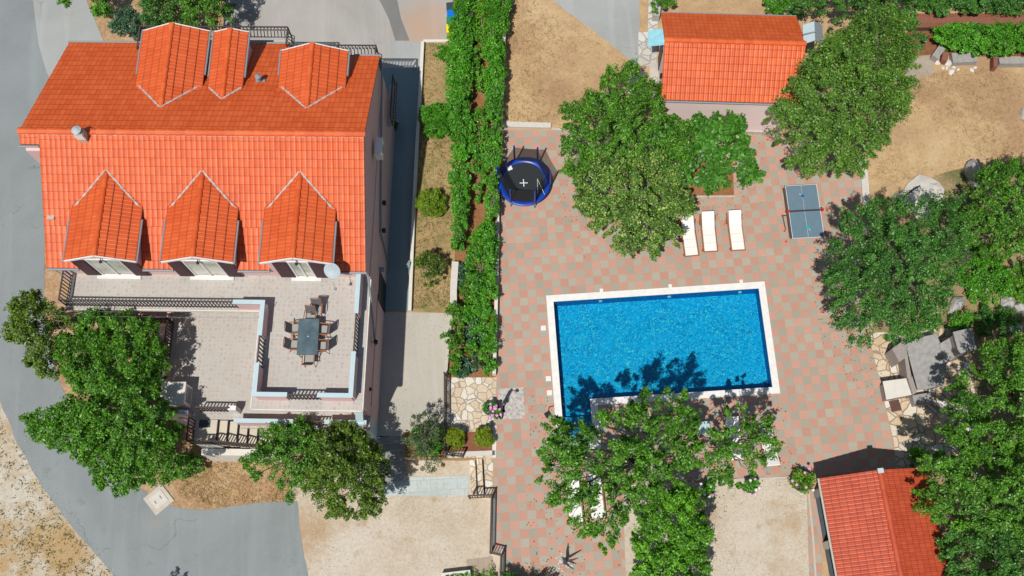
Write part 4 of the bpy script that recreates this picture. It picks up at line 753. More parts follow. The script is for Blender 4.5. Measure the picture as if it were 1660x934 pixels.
tree('pine_sapling','small dark bush below the picture edge whose top shades the asphalt',[(212,975),(235,967),(250,975),(250,1010),(212,1010)],LO+2.5,LO+3.6,LO+.5,'leaf deep',leaf=.15,per=60,dens=1.2,cat='tree',zg=LO,seed=75)
# ------------------------------------------------------------ small pink house
SA=math.radians(-6.0);so_=Vector((13.86,22.935,0))
sh=thing('garden_house','small pink house with orange roof, half covered by the large walnut tree','house',so_,SA)
def gabled(par,W,D,ze,zr,ovx,ovy,roofm,wallm):
    """W along x (west = -W..0), D depth; ridge along x"""
    m=MB();pr=[(0,0),(0,ze),(D/2,zr-.1),(D,ze),(D,0)];b=len(m.v);m.v+=[(-W,y,z) for y,z in pr]+[(0,y,z) for y,z in pr]
    m.f.append(tuple(b+i for i in range(5)));m.f.append(tuple(b+9-i for i in range(5)))
    for i in range(5): j=(i+1)%5;m.f.append((b+i,b+5+i,b+5+j,b+j))
    m.uv+=[None]*7;m.build('wall',wallm,par)
    k_=(zr-ze)/(D/2);m=MB();sl_=(D/2+ovy)*math.hypot(1,k_)
    slope(m,(-W-ovx,-ovy,ze-ovy*k_),(1,0,0),(0,1,k_),W+2*ovx,sl_);slope(m,(-W-ovx,D+ovy,ze-ovy*k_),(1,0,0),(0,-1,k_),W+2*ovx,sl_)
    r=m.build('roof',roofm,par);m=MB();ridgecap(m,(-W-ovx,D/2,zr+.02),(ovx,D/2,zr+.02),.13,.4);m.build('ridge_cap',roofm,r)
    m=MB()
    for s,ya in ((1,-ovy+.01),(-1,D+ovy-.01)):
        za=ze-ovy*k_;m.hexa([(-W-ovx+.01,ya,za-.1),(ovx-.01,ya,za-.1),(ovx-.01,D/2,zr-.1),(-W-ovx+.01,D/2,zr-.1)],[(-W-ovx+.01,ya,za-.01),(ovx-.01,ya,za-.01),(ovx-.01,D/2,zr-.015),(-W-ovx+.01,D/2,zr-.015)]) if s==1 else m.hexa([(-W-ovx+.01,D/2,zr-.1),(ovx-.01,D/2,zr-.1),(ovx-.01,ya,za-.1),(-W-ovx+.01,ya,za-.1)],[(-W-ovx+.01,D/2,zr-.015),(ovx-.01,D/2,zr-.015),(ovx-.01,ya,za-.01),(-W-ovx+.01,ya,za-.01)])
    m.build('soffit','brick red',r)
    m=MB();
    m.tube([(-W-ovx,-ovy-.06,ze-ovy*k_-.03),(ovx,-ovy-.06,ze-ovy*k_-.03)],.045,8);m.build('gutter','zinc',r)
    m=MB();m.tube([(-W-ovx,D+ovy+.06,ze-ovy*k_-.03),(ovx,D+ovy+.06,ze-ovy*k_-.03)],.045,8);m.build('gutter','zinc',r)
    return r
gabled(sh,6.04,4.63,3.27,4.75,.25,.03,'roof tile','pale pink render')
def SL(px,py,z): v=Matrix.Rotation(-SA,3,'Z')@(G(px,py,z)-so_);return v
m=MB();m.box(-6.3,-.06,0,.05,-.003,.25);m.build('plinth','concrete trim',sh)
a=SL(1071,66,2.3);m=MB();m.hexa([(-6.84,a.y-.45,2.45),(-6.05,a.y-.45,2.65),(-6.05,a.y+.45,2.65),(-6.84,a.y+.45,2.45)],[(-6.84,a.y-.45,2.48),(-6.05,a.y-.45,2.68),(-6.05,a.y+.45,2.68),(-6.84,a.y+.45,2.48)]);m.build('door_canopy','awning blue',sh)
m=MB();m.box(-6.08,a.y-.4,.05,-6.043,a.y+.4,2.0);m.build('door','shutter brown',sh)
m=MB();m.box(-6.14,a.y-1.6,1.4,-6.043,a.y-1.45,1.7);m.build('wall_lamp','black plastic',sh)
# solar water heater on small house
p=G(1322,51,4.9);sw=thing('solar_heater','pale metal box solar water heater mounted at the right end of the small house ridge','solar heater',(p.x,p.y,4.55),SA)
m=MB();m.hexa([(-.5,-.5,.0),(-.05,-.5,.35),(-.05,.5,.35),(-.5,.5,.0)],[(-.5,-.5,.05),(-.05,-.5,.42),(-.05,.5,.42),(-.5,.5,.05)]);m.build('collector','pale blue paint',sw)
m=MB();m.hexa([(-.04,-.5,.33),(.4,-.5,.05),(.4,.5,.05),(-.04,.5,.33)],[(-.04,-.5,.42),(.4,-.5,.12),(.4,.5,.12),(-.04,.5,.42)]);m.build('tank_cover','zinc',sw);m=MB();m.bar((-.4,0,-.7),(-.4,0,.05),.05);m.bar((.3,0,-4.5),(.3,0,.1),.05);m.bar((-.55,-.1,.2),(.0,-.1,.5),.05);m.build('frame','grey metal',sw)
# ------------------------------------------------------------ garage
GA=math.radians(2.0);go=Vector((12.95,5.30,0))
gr=thing('garage','red-roofed open-sided garage shelter at the bottom right','garage',go,GA+PI/2)
# ridge along -y: reuse via rotated frame
gf=gr
W_=7.5;D_=4.05
# in the rotated frame x runs north and y runs west
m=MB();k_=.42;ze=2.42;zr=ze+(D_/2)*k_
for yy,zz in ((-.25,ze-.25*k_),):
    pass
sl_=(D_/2+.28)*math.hypot(1,k_);m=MB()
slope(m,(-W_-.2,-D_-.28,ze-.28*k_),(1,0,0),(0,1,k_),W_+.45,sl_,tw=.165,tc=.33);slope(m,(-W_-.2,.28,ze-.28*k_),(1,0,0),(0,-1,k_),W_+.45,sl_,tw=.165,tc=.33)
r=m.build('roof','roof tile red',gf);m=MB();ridgecap(m,(-W_-.2,-D_/2,zr+.02),(.27,-D_/2,zr+.02),.12,.42);m.build('ridge_cap','roof tile red',r)
m=MB();za=ze-.28*k_
m.hexa([(-W_-.19,-D_-.27,za-.1),(.24,-D_-.27,za-.1),(.24,-D_/2,zr-.1),(-W_-.19,-D_/2,zr-.1)],[(-W_-.19,-D_-.27,za-.01),(.24,-D_-.27,za-.01),(.24,-D_/2,zr-.015),(-W_-.19,-D_/2,zr-.015)])
m.hexa([(-W_-.19,-D_/2,zr-.1),(.24,-D_/2,zr-.1),(.24,.27,za-.1),(-W_-.19,.27,za-.1)],[(-W_-.19,-D_/2,zr-.015),(.24,-D_/2,zr-.015),(.24,.27,za-.01),(-W_-.19,.27,za-.01)]);m.build('soffit','brick red',r)
m=MB();m.tube([(-W_-.2,.33,za-.02),(.25,.33,za-.02)],.05,8);m.build('gutter','concrete trim',r);m=MB();m.box(.1,-D_/2-.12,zr+.05,.3,-D_/2+.12,zr+.12);m.build('ridge_flashing','pale blue paint',r)
for y in (-.12,-D_+.1):
    for x in (-.2,-2.45,-4.7,-6.9): MB().box(x-.16,y-.16,0,x+.16,y+.16,ze-.05).build('pillar','grey metal' if x!=-2.45 else 'concrete trim',gf)
m=MB();pr=[(-D_,0),(-D_,ze),(-D_/2,zr-.12),(0,ze),(0,0)];b=0;m.v=[(.0,y,z) for y,z in pr]+[(-.15,y,z) for y,z in pr];m.f=[(0,1,2,3,4),(9,8,7,6,5)]+[(i,5+i,5+(i+1)%5,(i+1)%5) for i in range(5)];m.uv=[None]*7;m.build('gable_wall','pink render',gf)
MB().box(-W_,-D_,.03,-.16,0,.06).build('floor_slab','dark rubber',gf)
# ------------------------------------------------------------ trampoline
tp_=Vector((.93,20.98,0));tt=thing('trampoline','round blue-rimmed trampoline with a safety net on the checkered deck','trampoline',tp_)
zt=.62;n=48
m=MB()
m.lathe([(1.30,-.035),(1.31,.0),(1.27,.03),(1.02,.03),(1.0,.0)],48,(0,0,zt));m.build('pad_ring','tramp blue',tt,smooth=True)
m=MB();m.prism([(1.03*math.cos(2*PI*i/n),1.03*math.sin(2*PI*i/n)) for i in range(n)],zt-.02,zt-.005);mt=m.build('jumping_mat','tramp mat',tt)
m=MB();m.box(-.23,-.02,zt-.004,.17,.02,zt+.006);m.v=[(v[0]*.99,v[1]-.08-.05*v[0],v[2]) for v in m.v];m.box(-.05,-.27,zt-.003,-.01,.12,zt+.008);m.build('cross_mark','white line',mt)
m=MB();m.box(-.75,.72,zt+.032,-.52,.94,zt+.038);m.v=[(v[0]*math.cos(.35)-v[1]*math.sin(.35)+.22,v[0]*math.sin(.35)+v[1]*math.cos(.35)+.18,v[2]) for v in m.v];m.build('warning_label','white paint',tt)
ang=[math.radians(q) for q in (108,55,350,290,235,172)]
for a in ang:
    x,y=1.27*math.cos(a),1.27*math.sin(a);m=MB();m.tube([(x,y,zt),(x,y,2.15)],.045,8);pl=m.build('net_pole','tramp blue',tt)
    m=MB();m.tube([(x,y,0),(x,y,zt)],.022,6);m.tube([(x*.8,y*.8,.02),(x*1.0,y*1.0,.02)],.02,6);m.build('leg','grey metal',tt)
m=MB();aa=sorted(ang)
for i in range(6):
    a,b=aa[i],aa[(i+1)%6];p=(1.22*math.cos(a),1.22*math.sin(a));q=(1.22*math.cos(b),1.22*math.sin(b));N=6
    for j in range(N):
        def pt_(t,z): s_=1-.10*math.sin(PI*t)*(z-zt);return ((p[0]+(q[0]-p[0])*t)*1,(p[1]+(q[1]-p[1])*t)*1,z-.08*math.sin(PI*t)*(z>1.5))
        m.face([pt_(j/N,zt+.03),pt_((j+1)/N,zt+.03),pt_((j+1)/N,2.1),pt_(j/N,2.1)])
m.build('net','safety net',tt)
m=MB();m.tube([(.62,-.35,zt+1.0),(.95,-.78,zt+.05)],.012,5);m.tube([(.62,-.35,zt+1.0),(.62,-.72,zt+.05)],.012,5);m.build('net_zip','white line',tt)
m=MB();m.bar((-1.36,-1.0,0),(-1.30,-.85,.6),.04);m.bar((-1.52,-1.5,0),(-1.30,-.85,.6),.04);
for i in range(3): m.bar((-1.48+.05*i,-1.3+.15*i,.15+.15*i),(-1.25+.02*i,-1.2+.12*i,.15+.15*i),.03)
m.build('ladder','grey metal',tt)
# ------------------------------------------------------------ table tennis
c_=Vector((14.27,18.43,0));tn=thing('ping_pong_table','blue-grey table tennis table with a black net near the deck corner','table tennis table',c_,math.radians(-.6))
for s in (-1,1):
    h=MB().box(-.762,min(s*.012,s*1.37),.735,.762,max(s*.012,s*1.37),.76).build('table_half','table blue',tn)
    m=MB()
    for x in (-.752,.752): m.box(x-.010,min(s*.012,s*1.37),.761,x+.010,max(s*.012,s*1.37),.763)
    m.box(-.742,min(s*1.35,s*1.37),.761,.742,max(s*1.35,s*1.37),.763);m.box(-.004,min(s*.012,s*1.349),.761,.004,max(s*.012,s*1.349),.763);m.build('line_marking','white line',h)
    for x in (-.6,.6): MB().bar((x,s*1.1,0),(x,s*1.0,.73),.045).build('leg','grey metal',tn)
m=MB();m.box(-.90,-.008,.76,.90,.008,.91);m.build('net','dark iron',tn)
for s in (-1,1):
    m=MB();m.box(s*.83-.06,-.05,.70,s*.83+.06,.05,.93);m.build('net_post','plastic red',tn)
m=MB();m.bar((-.80,1.3,.60),(-.80,-1.3,.60),.06,.05);m.tube([(-.8,.0,.3),(-1.0,-.1,.5),(-.95,-.5,.4),(-.85,-.65,.1)],.02,6);m.build('folding_frame','dark iron',tn)
m=MB()
for y in (-1.25,-.7,.1): m.lathe([(0,.05),(.04,.04),(.05,0),(.04,-.04),(0,-.05)],10,(-.9,y,.06))
m.build('caster','plastic red',tn)
def paddle(p,mat,label,rz):
    o=thing('table_tennis_bat',label,'bat',p,rz);m=MB();m.prism([(.078*math.cos(2*PI*i/20),.085*math.sin(2*PI*i/20)) for i in range(20)],0,.012);m.build('blade',mat,o);m=MB();m.box(-.014,.08,.0,.014,.19,.018);m.build('handle','stone pale',o)
p=G(1301,317.5,.765);paddle((p.x,p.y,.765),'bat blue','dark blue bat lying on the far half of the table tennis table',.9)
p=G(1309.5,369,.765);paddle((p.x,p.y,.765),'bat teal','turquoise bat lying on the near half of the table tennis table',3.7)
# ------------------------------------------------------------ sun loungers
def lounger():
    o=thing('sun_lounger','','sun lounger')
    m=MB()
    for s in (-1,1): m.bar((s*.33,-.97,.27),(s*.33,.97,.27),.05,.07)
    for y in (-.95,-.4,.2): m.bar((-.33,y,.27),(.33,y,.27),.06,.04)
    m.build('frame','wood orange',o)
    for s in (-1,1):
        for y in (-.8,.55): MB().box(s*.33-.03,y-.03,0,s*.33+.03,y+.03,.24).build('leg','wood orange',o)
    m=MB();m.hexa([(-.30,.30,.30),(.30,.30,.30),(.30,.93,.56),(-.30,.93,.56)],[(-.30,.30,.335),(.30,.30,.335),(.30,.92,.60),(-.30,.92,.60)]);m.build('back_slats','wood orange',o)
    m=MB();m.box(-.30,-.95,.315,.30,.29,.385);m.build('mattress','cushion white',o,bevel=.025)
    m=MB()
    for y in (-.56,-.15): m.box(-.303,y-.006,.318,.303,y+.006,.3885)
    m.build('seam','concrete trim',o)
    m=MB();m.hexa([(-.30,.285,.34),(.30,.285,.34),(.30,.98,.62),(-.30,.98,.62)],[(-.30,.27,.41),(.30,.27,.41),(.30,.955,.70),(-.30,.955,.70)]);m.build('back_cushion','cushion white',o,bevel=.02)
    m=MB()
    for s in (-1,1): m.bar((s*.38,.55,.12),(s*.38,.80,.48),.035)
    m.build('armrest','wood orange',o)
    return o
lg=lounger();g='white sun loungers'
ls=[((1149,377),-.02,'middle white lounger of the three beside the pale-flecked tree'),((1193,375),.0,'rightmost white lounger of the three beside the pale-flecked tree'),((1117,384),.03,'white lounger partly hidden under the pale-flecked tree crown'),((1246,722),.03,'white lounger at the deck edge between the tree and the potted flowers'),((931,815),.03,'left white lounger under the tree at the pool steps'),((966,805),.03,'right white lounger under the tree at the pool steps'),((1190,712),.03,'shaded white lounger under the tree, just right of the low blue table')]
for i,((x,y),rz,lb) in enumerate(ls):
    p=G(x,y,.35);p.z=.026
    if i==0: lg.location=p;lg.rotation_euler=(0,0,rz);lg['label']=lb;lg['group']=g
    else: dup(lg,p,rz+(PI if i==3 else 0),lb)
p=G(1140,694,.4);st_=thing('low_table','small pale blue square table in the tree shade beside the pool','low table',(p.x,p.y,.026),.0)
MB().box(-.3,-.3,.38,.3,.3,.42).build('tabletop','pale blue paint',st_,bevel=.01)
for s in (-1,1):
    for q in (-1,1): MB().box(s*.26-.025,q*.26-.025,0,s*.26+.025,q*.26+.025,.38).build('leg','white paint',st_)
# ------------------------------------------------------------ pool side shower
p=G(813,664,0);swr=thing('outdoor_shower','black curved outdoor shower column beside the gravel square','shower',(p.x,p.y,.036))
m=MB();m.tube([(0,0,0),(.0,0,1.2),(.0,-.02,1.85),(.03,-.03,2.12)],[.085,.085,.08,.06],12);m.build('column','black plastic',swr,smooth=True)
m=MB();m.tube([(.03,-.03,2.0),(.28,-.05,2.06)],.015,6);m.lathe([(.09,0),(.09,.02),(0,.03)],14,(.30,-.05,2.03));m.build('shower_head','black plastic',swr);m=MB();m.box(-.15,-.15,0,.15,.15,.03);m.build('base_plate','black plastic',swr);MB().tube([(.08,0,1.05),(.16,.02,1.05)],.03,8).build('tap','zinc',swr)
p=G(812,673,0);ct=thing('black_hose','black coiled hose and pipes at the foot of the outdoor shower','hose',(p.x,p.y,.036))
m=MB();m.tube([(.12*math.cos(t*.5)*(1-.01*t),.2*math.sin(t*.5)-.05*0,.02+.012*(t%9)) for t in range(60)],.018,5);m.build('coil','black plastic',ct)
p=G(888,673,0);fl=thing('flood_light','small black square floodlight lying at the pool coping','floodlight',(p.x,p.y,.03),.5);MB().box(-.13,-.13,.02,.13,.13,.10).build('housing','black plastic',fl,bevel=.01);MB().tube([(.1,.1,.03),(.25,.28,.03),(.45,.2,.03)],.02,6).build('cable','black plastic',fl)
# ------------------------------------------------------------ bins
for i,(x,y,mt,lb) in enumerate([(733,10,'bin grey','dark grey wheeled bin at the top end of the bin row'),(734,22,'bin blue','blue-lidded recycling bin by the vines'),(733.5,33,'bin green','green-lidded recycling bin between the blue and the yellow one'),(733,45,'bin yellow','yellow-lidded recycling bin, lowest of the row')]):
    p=G(x,y,1.0);o=thing('waste_bin',lb,'bin',(p.x,p.y,.01),group='wheeled bins beside the vines')
    MB().hexa([(-.22,-.2,.04),(.22,-.2,.04),(.22,.2,.04),(-.22,.2,.04)],[(-.27,-.235,.93),(.27,-.235,.93),(.27,.235,.93),(-.27,.235,.93)]).build('body','bin grey' if i<3 else 'bin yellow',o)
    MB().hexa([(-.31,-.25,.93),(.31,-.25,.93),(.31,.25,.93),(-.31,.25,.93)],[(-.28,-.23,1.0),(.28,-.23,1.03),(.28,.23,1.03),(-.28,.23,1.0)]).build('lid',mt,o,bevel=.015)
    MB().tube([(.33,-.2,.92),(.33,.2,.92)],.018,6).build('handle','black plastic',o)
# ------------------------------------------------------------ kerbs, low walls, railings
def lowwall(name,label,pts,w_,z0,z1,mat,cat='kerb',cap=None,group=None):
    P=[G(x,y,z1) for x,y in pts];c=P[0];o=thing(name,label,cat,(c.x,c.y,z0),group=group);m=MB();k_=MB()
    for a,b in zip(P,P[1:]):
        a=a-c;b=b-c;d=(b-a);d.z=0;d.normalize();nr=Vector((d.y,-d.x,0))*w_/2;q=[tuple((a+nr)[:2]),tuple((b+nr+d*w_*.5*0)[:2]),tuple((b-nr)[:2]),tuple((a-nr)[:2])]
        m.prism(q,-.1,z1-z0)
        if cap: k_.prism([tuple((Vector((*t,0))*1.0)[:2]) for t in q],z1-z0+.002,z1-z0+.04)
    m.build('wall_body',mat,o)
    if cap: k_.build('coping',cap,o)
    return o
lowwall('kerb','white kerb wall between the shaded lane and the lawn strip',[(685,67),(682,130),(675,250),(670,350),(664,503)],.16,0,.30,'white stone kerb')
lowwall('kerb','white kerb at the top of the lawn strip, by the yellow bin',[(686,66),(734,66)],.14,0,.14,'white stone kerb')
lowwall('garden_wall','pale pinkish stone garden wall beside the olive sapling',[(738,424),(735,470),(735,505)],.32,0,.5,'stone pale','wall')
lowwall('garden_wall','stone edge wall between the yard and the vegetable garden',[(733,505),(726,560),(722,612)],.14,0,.3,'concrete trim','wall')
lowwall('garden_wall','white-topped low wall between the vines and the brown field',[(818,30),(815,120),(811,205)],.16,0,.55,'white stone kerb','wall')
lowwall('garden_wall','low white wall between the vines and the checkered deck',[(808,215),(806,400),(804,500),(801,606)],.16,0,.45,'white stone kerb','wall')
lowwall('kerb','pale stone step at the upper edge of the checkered deck',[(815,201),(893,203)],.28,0,.14,'stone pale')
lowwall('kerb','thin pale kerb running on from the step at the upper deck edge',[(894,209),(960,212)],.12,0,.09,'concrete trim')
lowwall('kerb','uneven pale concrete kerb right of the walnut tree, between deck and brown field',[(1398,255),(1402,290),(1406,345)],.34,0,.12,'stone pale')
lowwall('kerb','thin kerb between the checkered deck and the gravel court',[(1148,780),(1306,773)],.10,0,.05,'concrete trim')
lowwall('kerb','narrow kerb between the gravel court and the garage strip',[(1310,790),(1318,870),(1324,960)],.08,0,.05,'concrete trim')
lowwall('kerb','pale kerb around the fig bed',[(1090,319),(1191,318)],.08,0,.06,'concrete trim')
lowwall('kerb','stone border below the brown bed with the two lime bushes',[(724,737),(803,734)],.22,-.3,.06,'stone pale')
lowwall('kerb','whitish border right of the brown bed',[(802,690),(801,742)],.18,0,.06,'white stone kerb')
lowwall('kerb','white edge slab along the railing at the lower deck',[(802,808),(801,885)],.14,-.3,.06,'white stone kerb')
lowwall('kerb','short white edge slab at the bottom end of the deck railing',[(814,890),(812,960)],.14,-.3,.06,'white stone kerb')
lowwall('garden_wall','stone rubble wall left of the small house',[(1064,25),(1072,-30)],.35,0,.6,'rock','wall')
lowwall('garden_wall','broken grey concrete wall under the vines, left piece',[(1544,94),(1583,92)],.55,0,.35,'slab grey','wall')
lowwall('garden_wall','long grey concrete wall under the vines, right piece cut by the picture edge',[(1620,98),(1720,98)],.36,0,.4,'slab grey','wall')
lowwall('garden_wall','dark-red rail kerb along the field path',[(1475,45),(1780,42)],.05,0,.3,'dark iron','railing')
lowwall('wall_stub','red brick stub beside the broken concrete wall',[(1531,98),(1534,84)],.3,0,.4,'brick red','wall')
lowwall('garden_wall','tilted pale concrete slab beside the brick stub',[(1516,92),(1528,76)],.35,0,.45,'slab grey','slab')
lowwall('wall_stub','small red and white stub between the two grey walls',[(1614,92),(1614,108)],.2,0,.5,'brick red','wall')
def rthing(label,pts,z,h=.95,sp=.13):
    P=[G(x,y,z) for x,y in pts];c=P[0].copy();o=thing('iron_railing',label,'railing',c)
    railing('balustrade',o,[p-c for p in P],h,sp,bw=.03)
    m=MB()
    for p in P: q=p-c;m.box(q.x-.04,q.y-.04,0,q.x+.04,q.y+.04,h+.04)
    m.build('post','dark iron',o)
rthing('dark iron railing between the yard and the crazy paving',[(723,612),(723,738),(750,741)],.02)
rthing('dark iron railing stepping along the lower left edge of the checkered deck',[(762,808),(798,806),(796,897),(813,901),(811,975)],.0)
# steps from yard and paved stairs
o=thing('yard_steps','flight of shaded grey concrete steps beside the south corner of the house','steps',(*G(632,720)[:2],LO))
a,b=G(613,706),G(655,706)
m=MB()
for i in range(6):
    y=706+i*11.5;zt_=-.15*(i)
    p=G(613,y,0);q=G(656,y,0);r=G(656,y+11.5,0)
    m.box(p.x-o.location.x,r.y-o.location.y,0,q.x-o.location.x,q.y-o.location.y+.01*0,zt_-LO-.001)
m.build('step_flight','step concrete',o)
o=thing('paved_stairs','crazy-paved beige steps climbing from the slab walkway to the checkered deck','steps',(*G(780,770)[:2],LO))
m=MB()
for i,(x0,x1) in enumerate(((760,772),(772,784),(784,802))):
    p=G(x0,741,0);q=G(x1,803,0);m.box(p.x-o.location.x,q.y-o.location.y,0,q.x-o.location.x-.004,p.y-o.location.y,.3*(i+1)+(-.004 if i==2 else 0)-.002)
m.build('step_flight','crazy paving',o)
p=G(258,810,LO);mh=thing('manhole','square concrete manhole slab set diamond-wise at the road edge','manhole',(p.x,p.y,LO+.02),math.radians(38))
MB().box(-.52,-.52,-.05,.52,.52,.06).build('surround','concrete trim',mh,bevel=.03);MB().box(-.33,-.33,.061,.33,.33,.085).build('cover','stone pale',mh,bevel=.01);m=MB();m.box(-.2,-.1,.086,-.17,.06,.092);m.box(.12,-.08,.086,.15,.1,.092);m.build('lifting_slot','dark iron',mh)
p=G(462,852,LO);
# ------------------------------------------------------------ barbecue group
p0=G(1500,600,0);bq=thing('stone_barbecue','large grey stone outdoor barbecue with slab counters and chimney hood, right of the deck','barbecue',(p0.x,p0.y,0))
def bp_(pts,z): return [((G(x,y,z)-p0).x,(G(x,y,z)-p0).y) for x,y in pts]
def part(name,pts,z0,z1,mat,bev=.012): m=MB();m.prism(bp_(pts,z1),z0,z1);return m.build(name,mat,bq,bevel=bev)
part('counter_top',[(1431,618),(1469,613),(1478,640),(1437,648)],.80,.86,'white stone kerb');part('counter_base',[(1434,620),(1468,616),(1476,639),(1439,646)],0,.80,'cut stone')
part('stone_pier',[(1446,565),(1463,553),(1472,577),(1458,587)],0,1.15,'cut stone');part('stone_pier',[(1463,553),(1467,552),(1478,612),(1471,612)],0,1.0,'cut stone');part('stone_pier',[(1472,612),(1479,610),(1487,636),(1480,640)],0,1.0,'cut stone')
part('worktop',[(1468,558),(1500,545),(1518,541),(1526,560),(1548,572),(1555,573),(1535,590),(1530,625),(1488,633)],.88,.96,'slab grey');part('worktop_base',[(1474,562),(1515,548),(1522,562),(1550,574),(1530,590),(1526,620),(1490,627)],0,.88,'cut stone')
part('step_slab',[(1479,641),(1509,636),(1512,654),(1483,657)],0,.45,'slab grey')
m=MB();a=bp_([(1524,560)],.98)[0];q=[(1522,558),(1546,545),(1554,573),(1532,590)];lo=bp_(q,.97);m.hexa([(lo[0][0],lo[0][1],.965),(lo[3][0],lo[3][1],.965),(lo[2][0],lo[2][1],1.5),(lo[1][0],lo[1][1],1.5)],[(lo[0][0],lo[0][1],1.02),(lo[3][0],lo[3][1],1.02),(lo[2][0],lo[2][1],1.6),(lo[1][0],lo[1][1],1.6)]);m.build('hood_slope','slab grey',bq)
part('chimney_stack',[(1548,541),(1572,537),(1579,566),(1556,571)],0,2.0,'cut stone');part('chimney_slab',[(1545,538),(1567,533),(1569,569),(1555,574)],2.002,2.09,'slab grey');part('chimney_slab',[(1568,533),(1575,532),(1584,567),(1570,569)],2.002,2.07,'slab grey')
p=G(1451,658,0);gt=thing('grill_grate','dark iron barbecue grate lying on the flagstones','grate',(p.x,p.y,.02),.12);m=MB()
for i in range(9): m.box(-.22+i*.05,-.24,.02,-.195+i*.05,.24,.045)
m.build('bars','dark iron',gt);MB().box(-.24,-.26,0,.24,.26,.012).build('tray','brick red',gt)
# ------------------------------------------------------------ rocks
def rock(x,y,s,lb,mat='rock',h=.5,sd=0,zz=0,name='rock',group=None):
    rg=random.Random(sd);p=G(x,y,0);m=MB();n=11;R=[rg.uniform(.7,1.1) for _ in range(n)];pr=[(1,0),(.95,.45),(.6,.85),(.18,1)]
    for r_,z_ in pr:
        for k_ in range(n): t=2*PI*k_/n;m.v.append((s*R[k_]*r_*math.cos(t)*rg.uniform(.88,1.1),s*R[k_]*.72*r_*math.sin(t)*rg.uniform(.88,1.1),h*z_*rg.uniform(.8,1.15)))
    for i in range(3):
        for k_ in range(n): k2=(k_+1)%n;m.f.append((i*n+k_,i*n+k2,(i+1)*n+k2,(i+1)*n+k_));m.uv.append(None)
    m.f.append(tuple(3*n+k_ for k_ in range(n)));m.uv.append(None)
    o=m.build(name,mat);o.location=(p.x,p.y,zz);o.rotation_euler=(0,0,rg.uniform(0,3));tag(o,lb,'rock',group);return o
for i,(x,y,s,h) in enumerate([(1520,102,.18,.12),(1536,103,.28,.2),(1528,110,.12,.1),(1534,111,.13,.1),(1546,110,.12,.12),(1542,117,.22,.15),(1553,113,.1,.08),(1575,114,.17,.12),(1580,110,.12,.1)]): rock(x,y,s,'white boulder in the loose heap below the broken concrete wall','white stone kerb',h,80+i,group='loose white stones by the broken wall')
rock(1497,318,1.45,'broad pale rock outcrop at the edge of the brown field','stone pale',.35,90);rock(1462,325,.6,'low grey rock left of the pale outcrop','rock',.25,91);rock(1578,283,.7,'upright streaked rock under the right edge tree','rock',.8,92)
rock(1548,497,.55,'pale jagged rock left of the yellow-green shrub','rock',.5,93);rock(1630,492,.5,'light rock at the right edge below the yellow-green shrub','rock',.4,94);rock(1655,500,.45,'rock cut by the right picture edge','rock',.4,95);rock(1600,522,.4,'flat rock beside the dark low bush','rock',.25,96);rock(1640,530,.5,'lower rock on the bare red ground at the right edge','rock',.3,97);rock(1660,185,.35,'small grey rock in the brown field at the right edge','rock',.2,98)
p=G(1470,322,0);o=thing('drain_pipe','black pipe lying along the pale rock outcrop','pipe',(p.x,p.y,.25));MB().tube([(-.9,-.45,-.1),(-.2,.0,.05),(.3,.35,.08),(.8,.6,.0)],.04,8).build('pipe_run','black plastic',o)
# ------------------------------------------------------------ flower pots
def flowerpot(x,y,r,lb,leaf='leaf vine',pink=14,white=0,z=.0,seed=0,pot='pot grey',h=.4):
    p=G(x,y,h);o=thing('flower_pot',lb,'potted plant',(p.x,p.y,z));MB().lathe([(0,0),(r*.6,0),(r*.75,h*.9),(r*.8,h),(r*.7,h),(r*.65,h*.85),(0,h*.85)],18).build('pot',pot,o)
    rg=np.random.default_rng(seed);k_=14;a=rg.uniform(0,6.28,k_);q=np.sqrt(rg.random(k_))*r*.75;C=np.stack([q*np.cos(a),q*np.sin(a),h+.12+.25*rg.random(k_)],1);leaves_mesh('foliage',C,np.full(k_,r*.4),70,.12,leaf,o,seed=seed)
    for nm,cnt,mt in (('pink_flower',pink,'flower pink'),('white_flower',white,'flower white')):
        if cnt:
            m=MB()
            for i in range(cnt):
                t=rg.uniform(0,6.28);d=r*rg.uniform(.45,1.08);m.lathe([(0,.05),(.05,.045),(.075,.0),(.04,-.03)],8,(d*math.cos(t),d*math.sin(t),h+.28+rg.uniform(-.15,.12)))
            m.build(nm,mt,o)
flowerpot(1299,779,.62,'bushy bright green pot plant with a few pink blooms at the garage corner',leaf='leaf lime green',pink=5,white=3,seed=1);flowerpot(1147,795,.38,'dark half-barrel of white and green flowers under the tree at the court edge',pink=2,white=9,seed=2);flowerpot(1218,790,.36,'pale pink and white flower pot at the upper edge of the gravel court',pink=8,white=10,seed=3)
flowerpot(793,664,.34,'dark green plant beside the shower with a fringe of pink flowers',leaf='leaf deep',pink=4,seed=4,h=.3);flowerpot(802,671,.28,'pink flowering pot at the edge of the gravel square',leaf='leaf green',pink=26,seed=5,h=.3);flowerpot(638,205,.26,'pink hydrangea in the shade at the east wall of the house',leaf='leaf deep',pink=5,seed=6,h=.25)
p=G(740,932,LO);o=thing('planter_box','white rectangular planter with young green plants at the bottom edge','planter',(p.x,p.y,LO),.05);m=MB();m.box(-.65,-.5,0,.65,.12,.5);m.build('box_wall','white stone kerb',o);leaves_mesh('foliage',[(x,-.2,.6) for x in (-.4,-.1,.2,.45)],[.2]*4,60,.12,'leaf fresh',o,seed=9)
p=G(916,912,0);o=thing('dead_stump','dark three-armed dead stump standing in a ring of pale pebbles','stump',(p.x,p.y,.026))
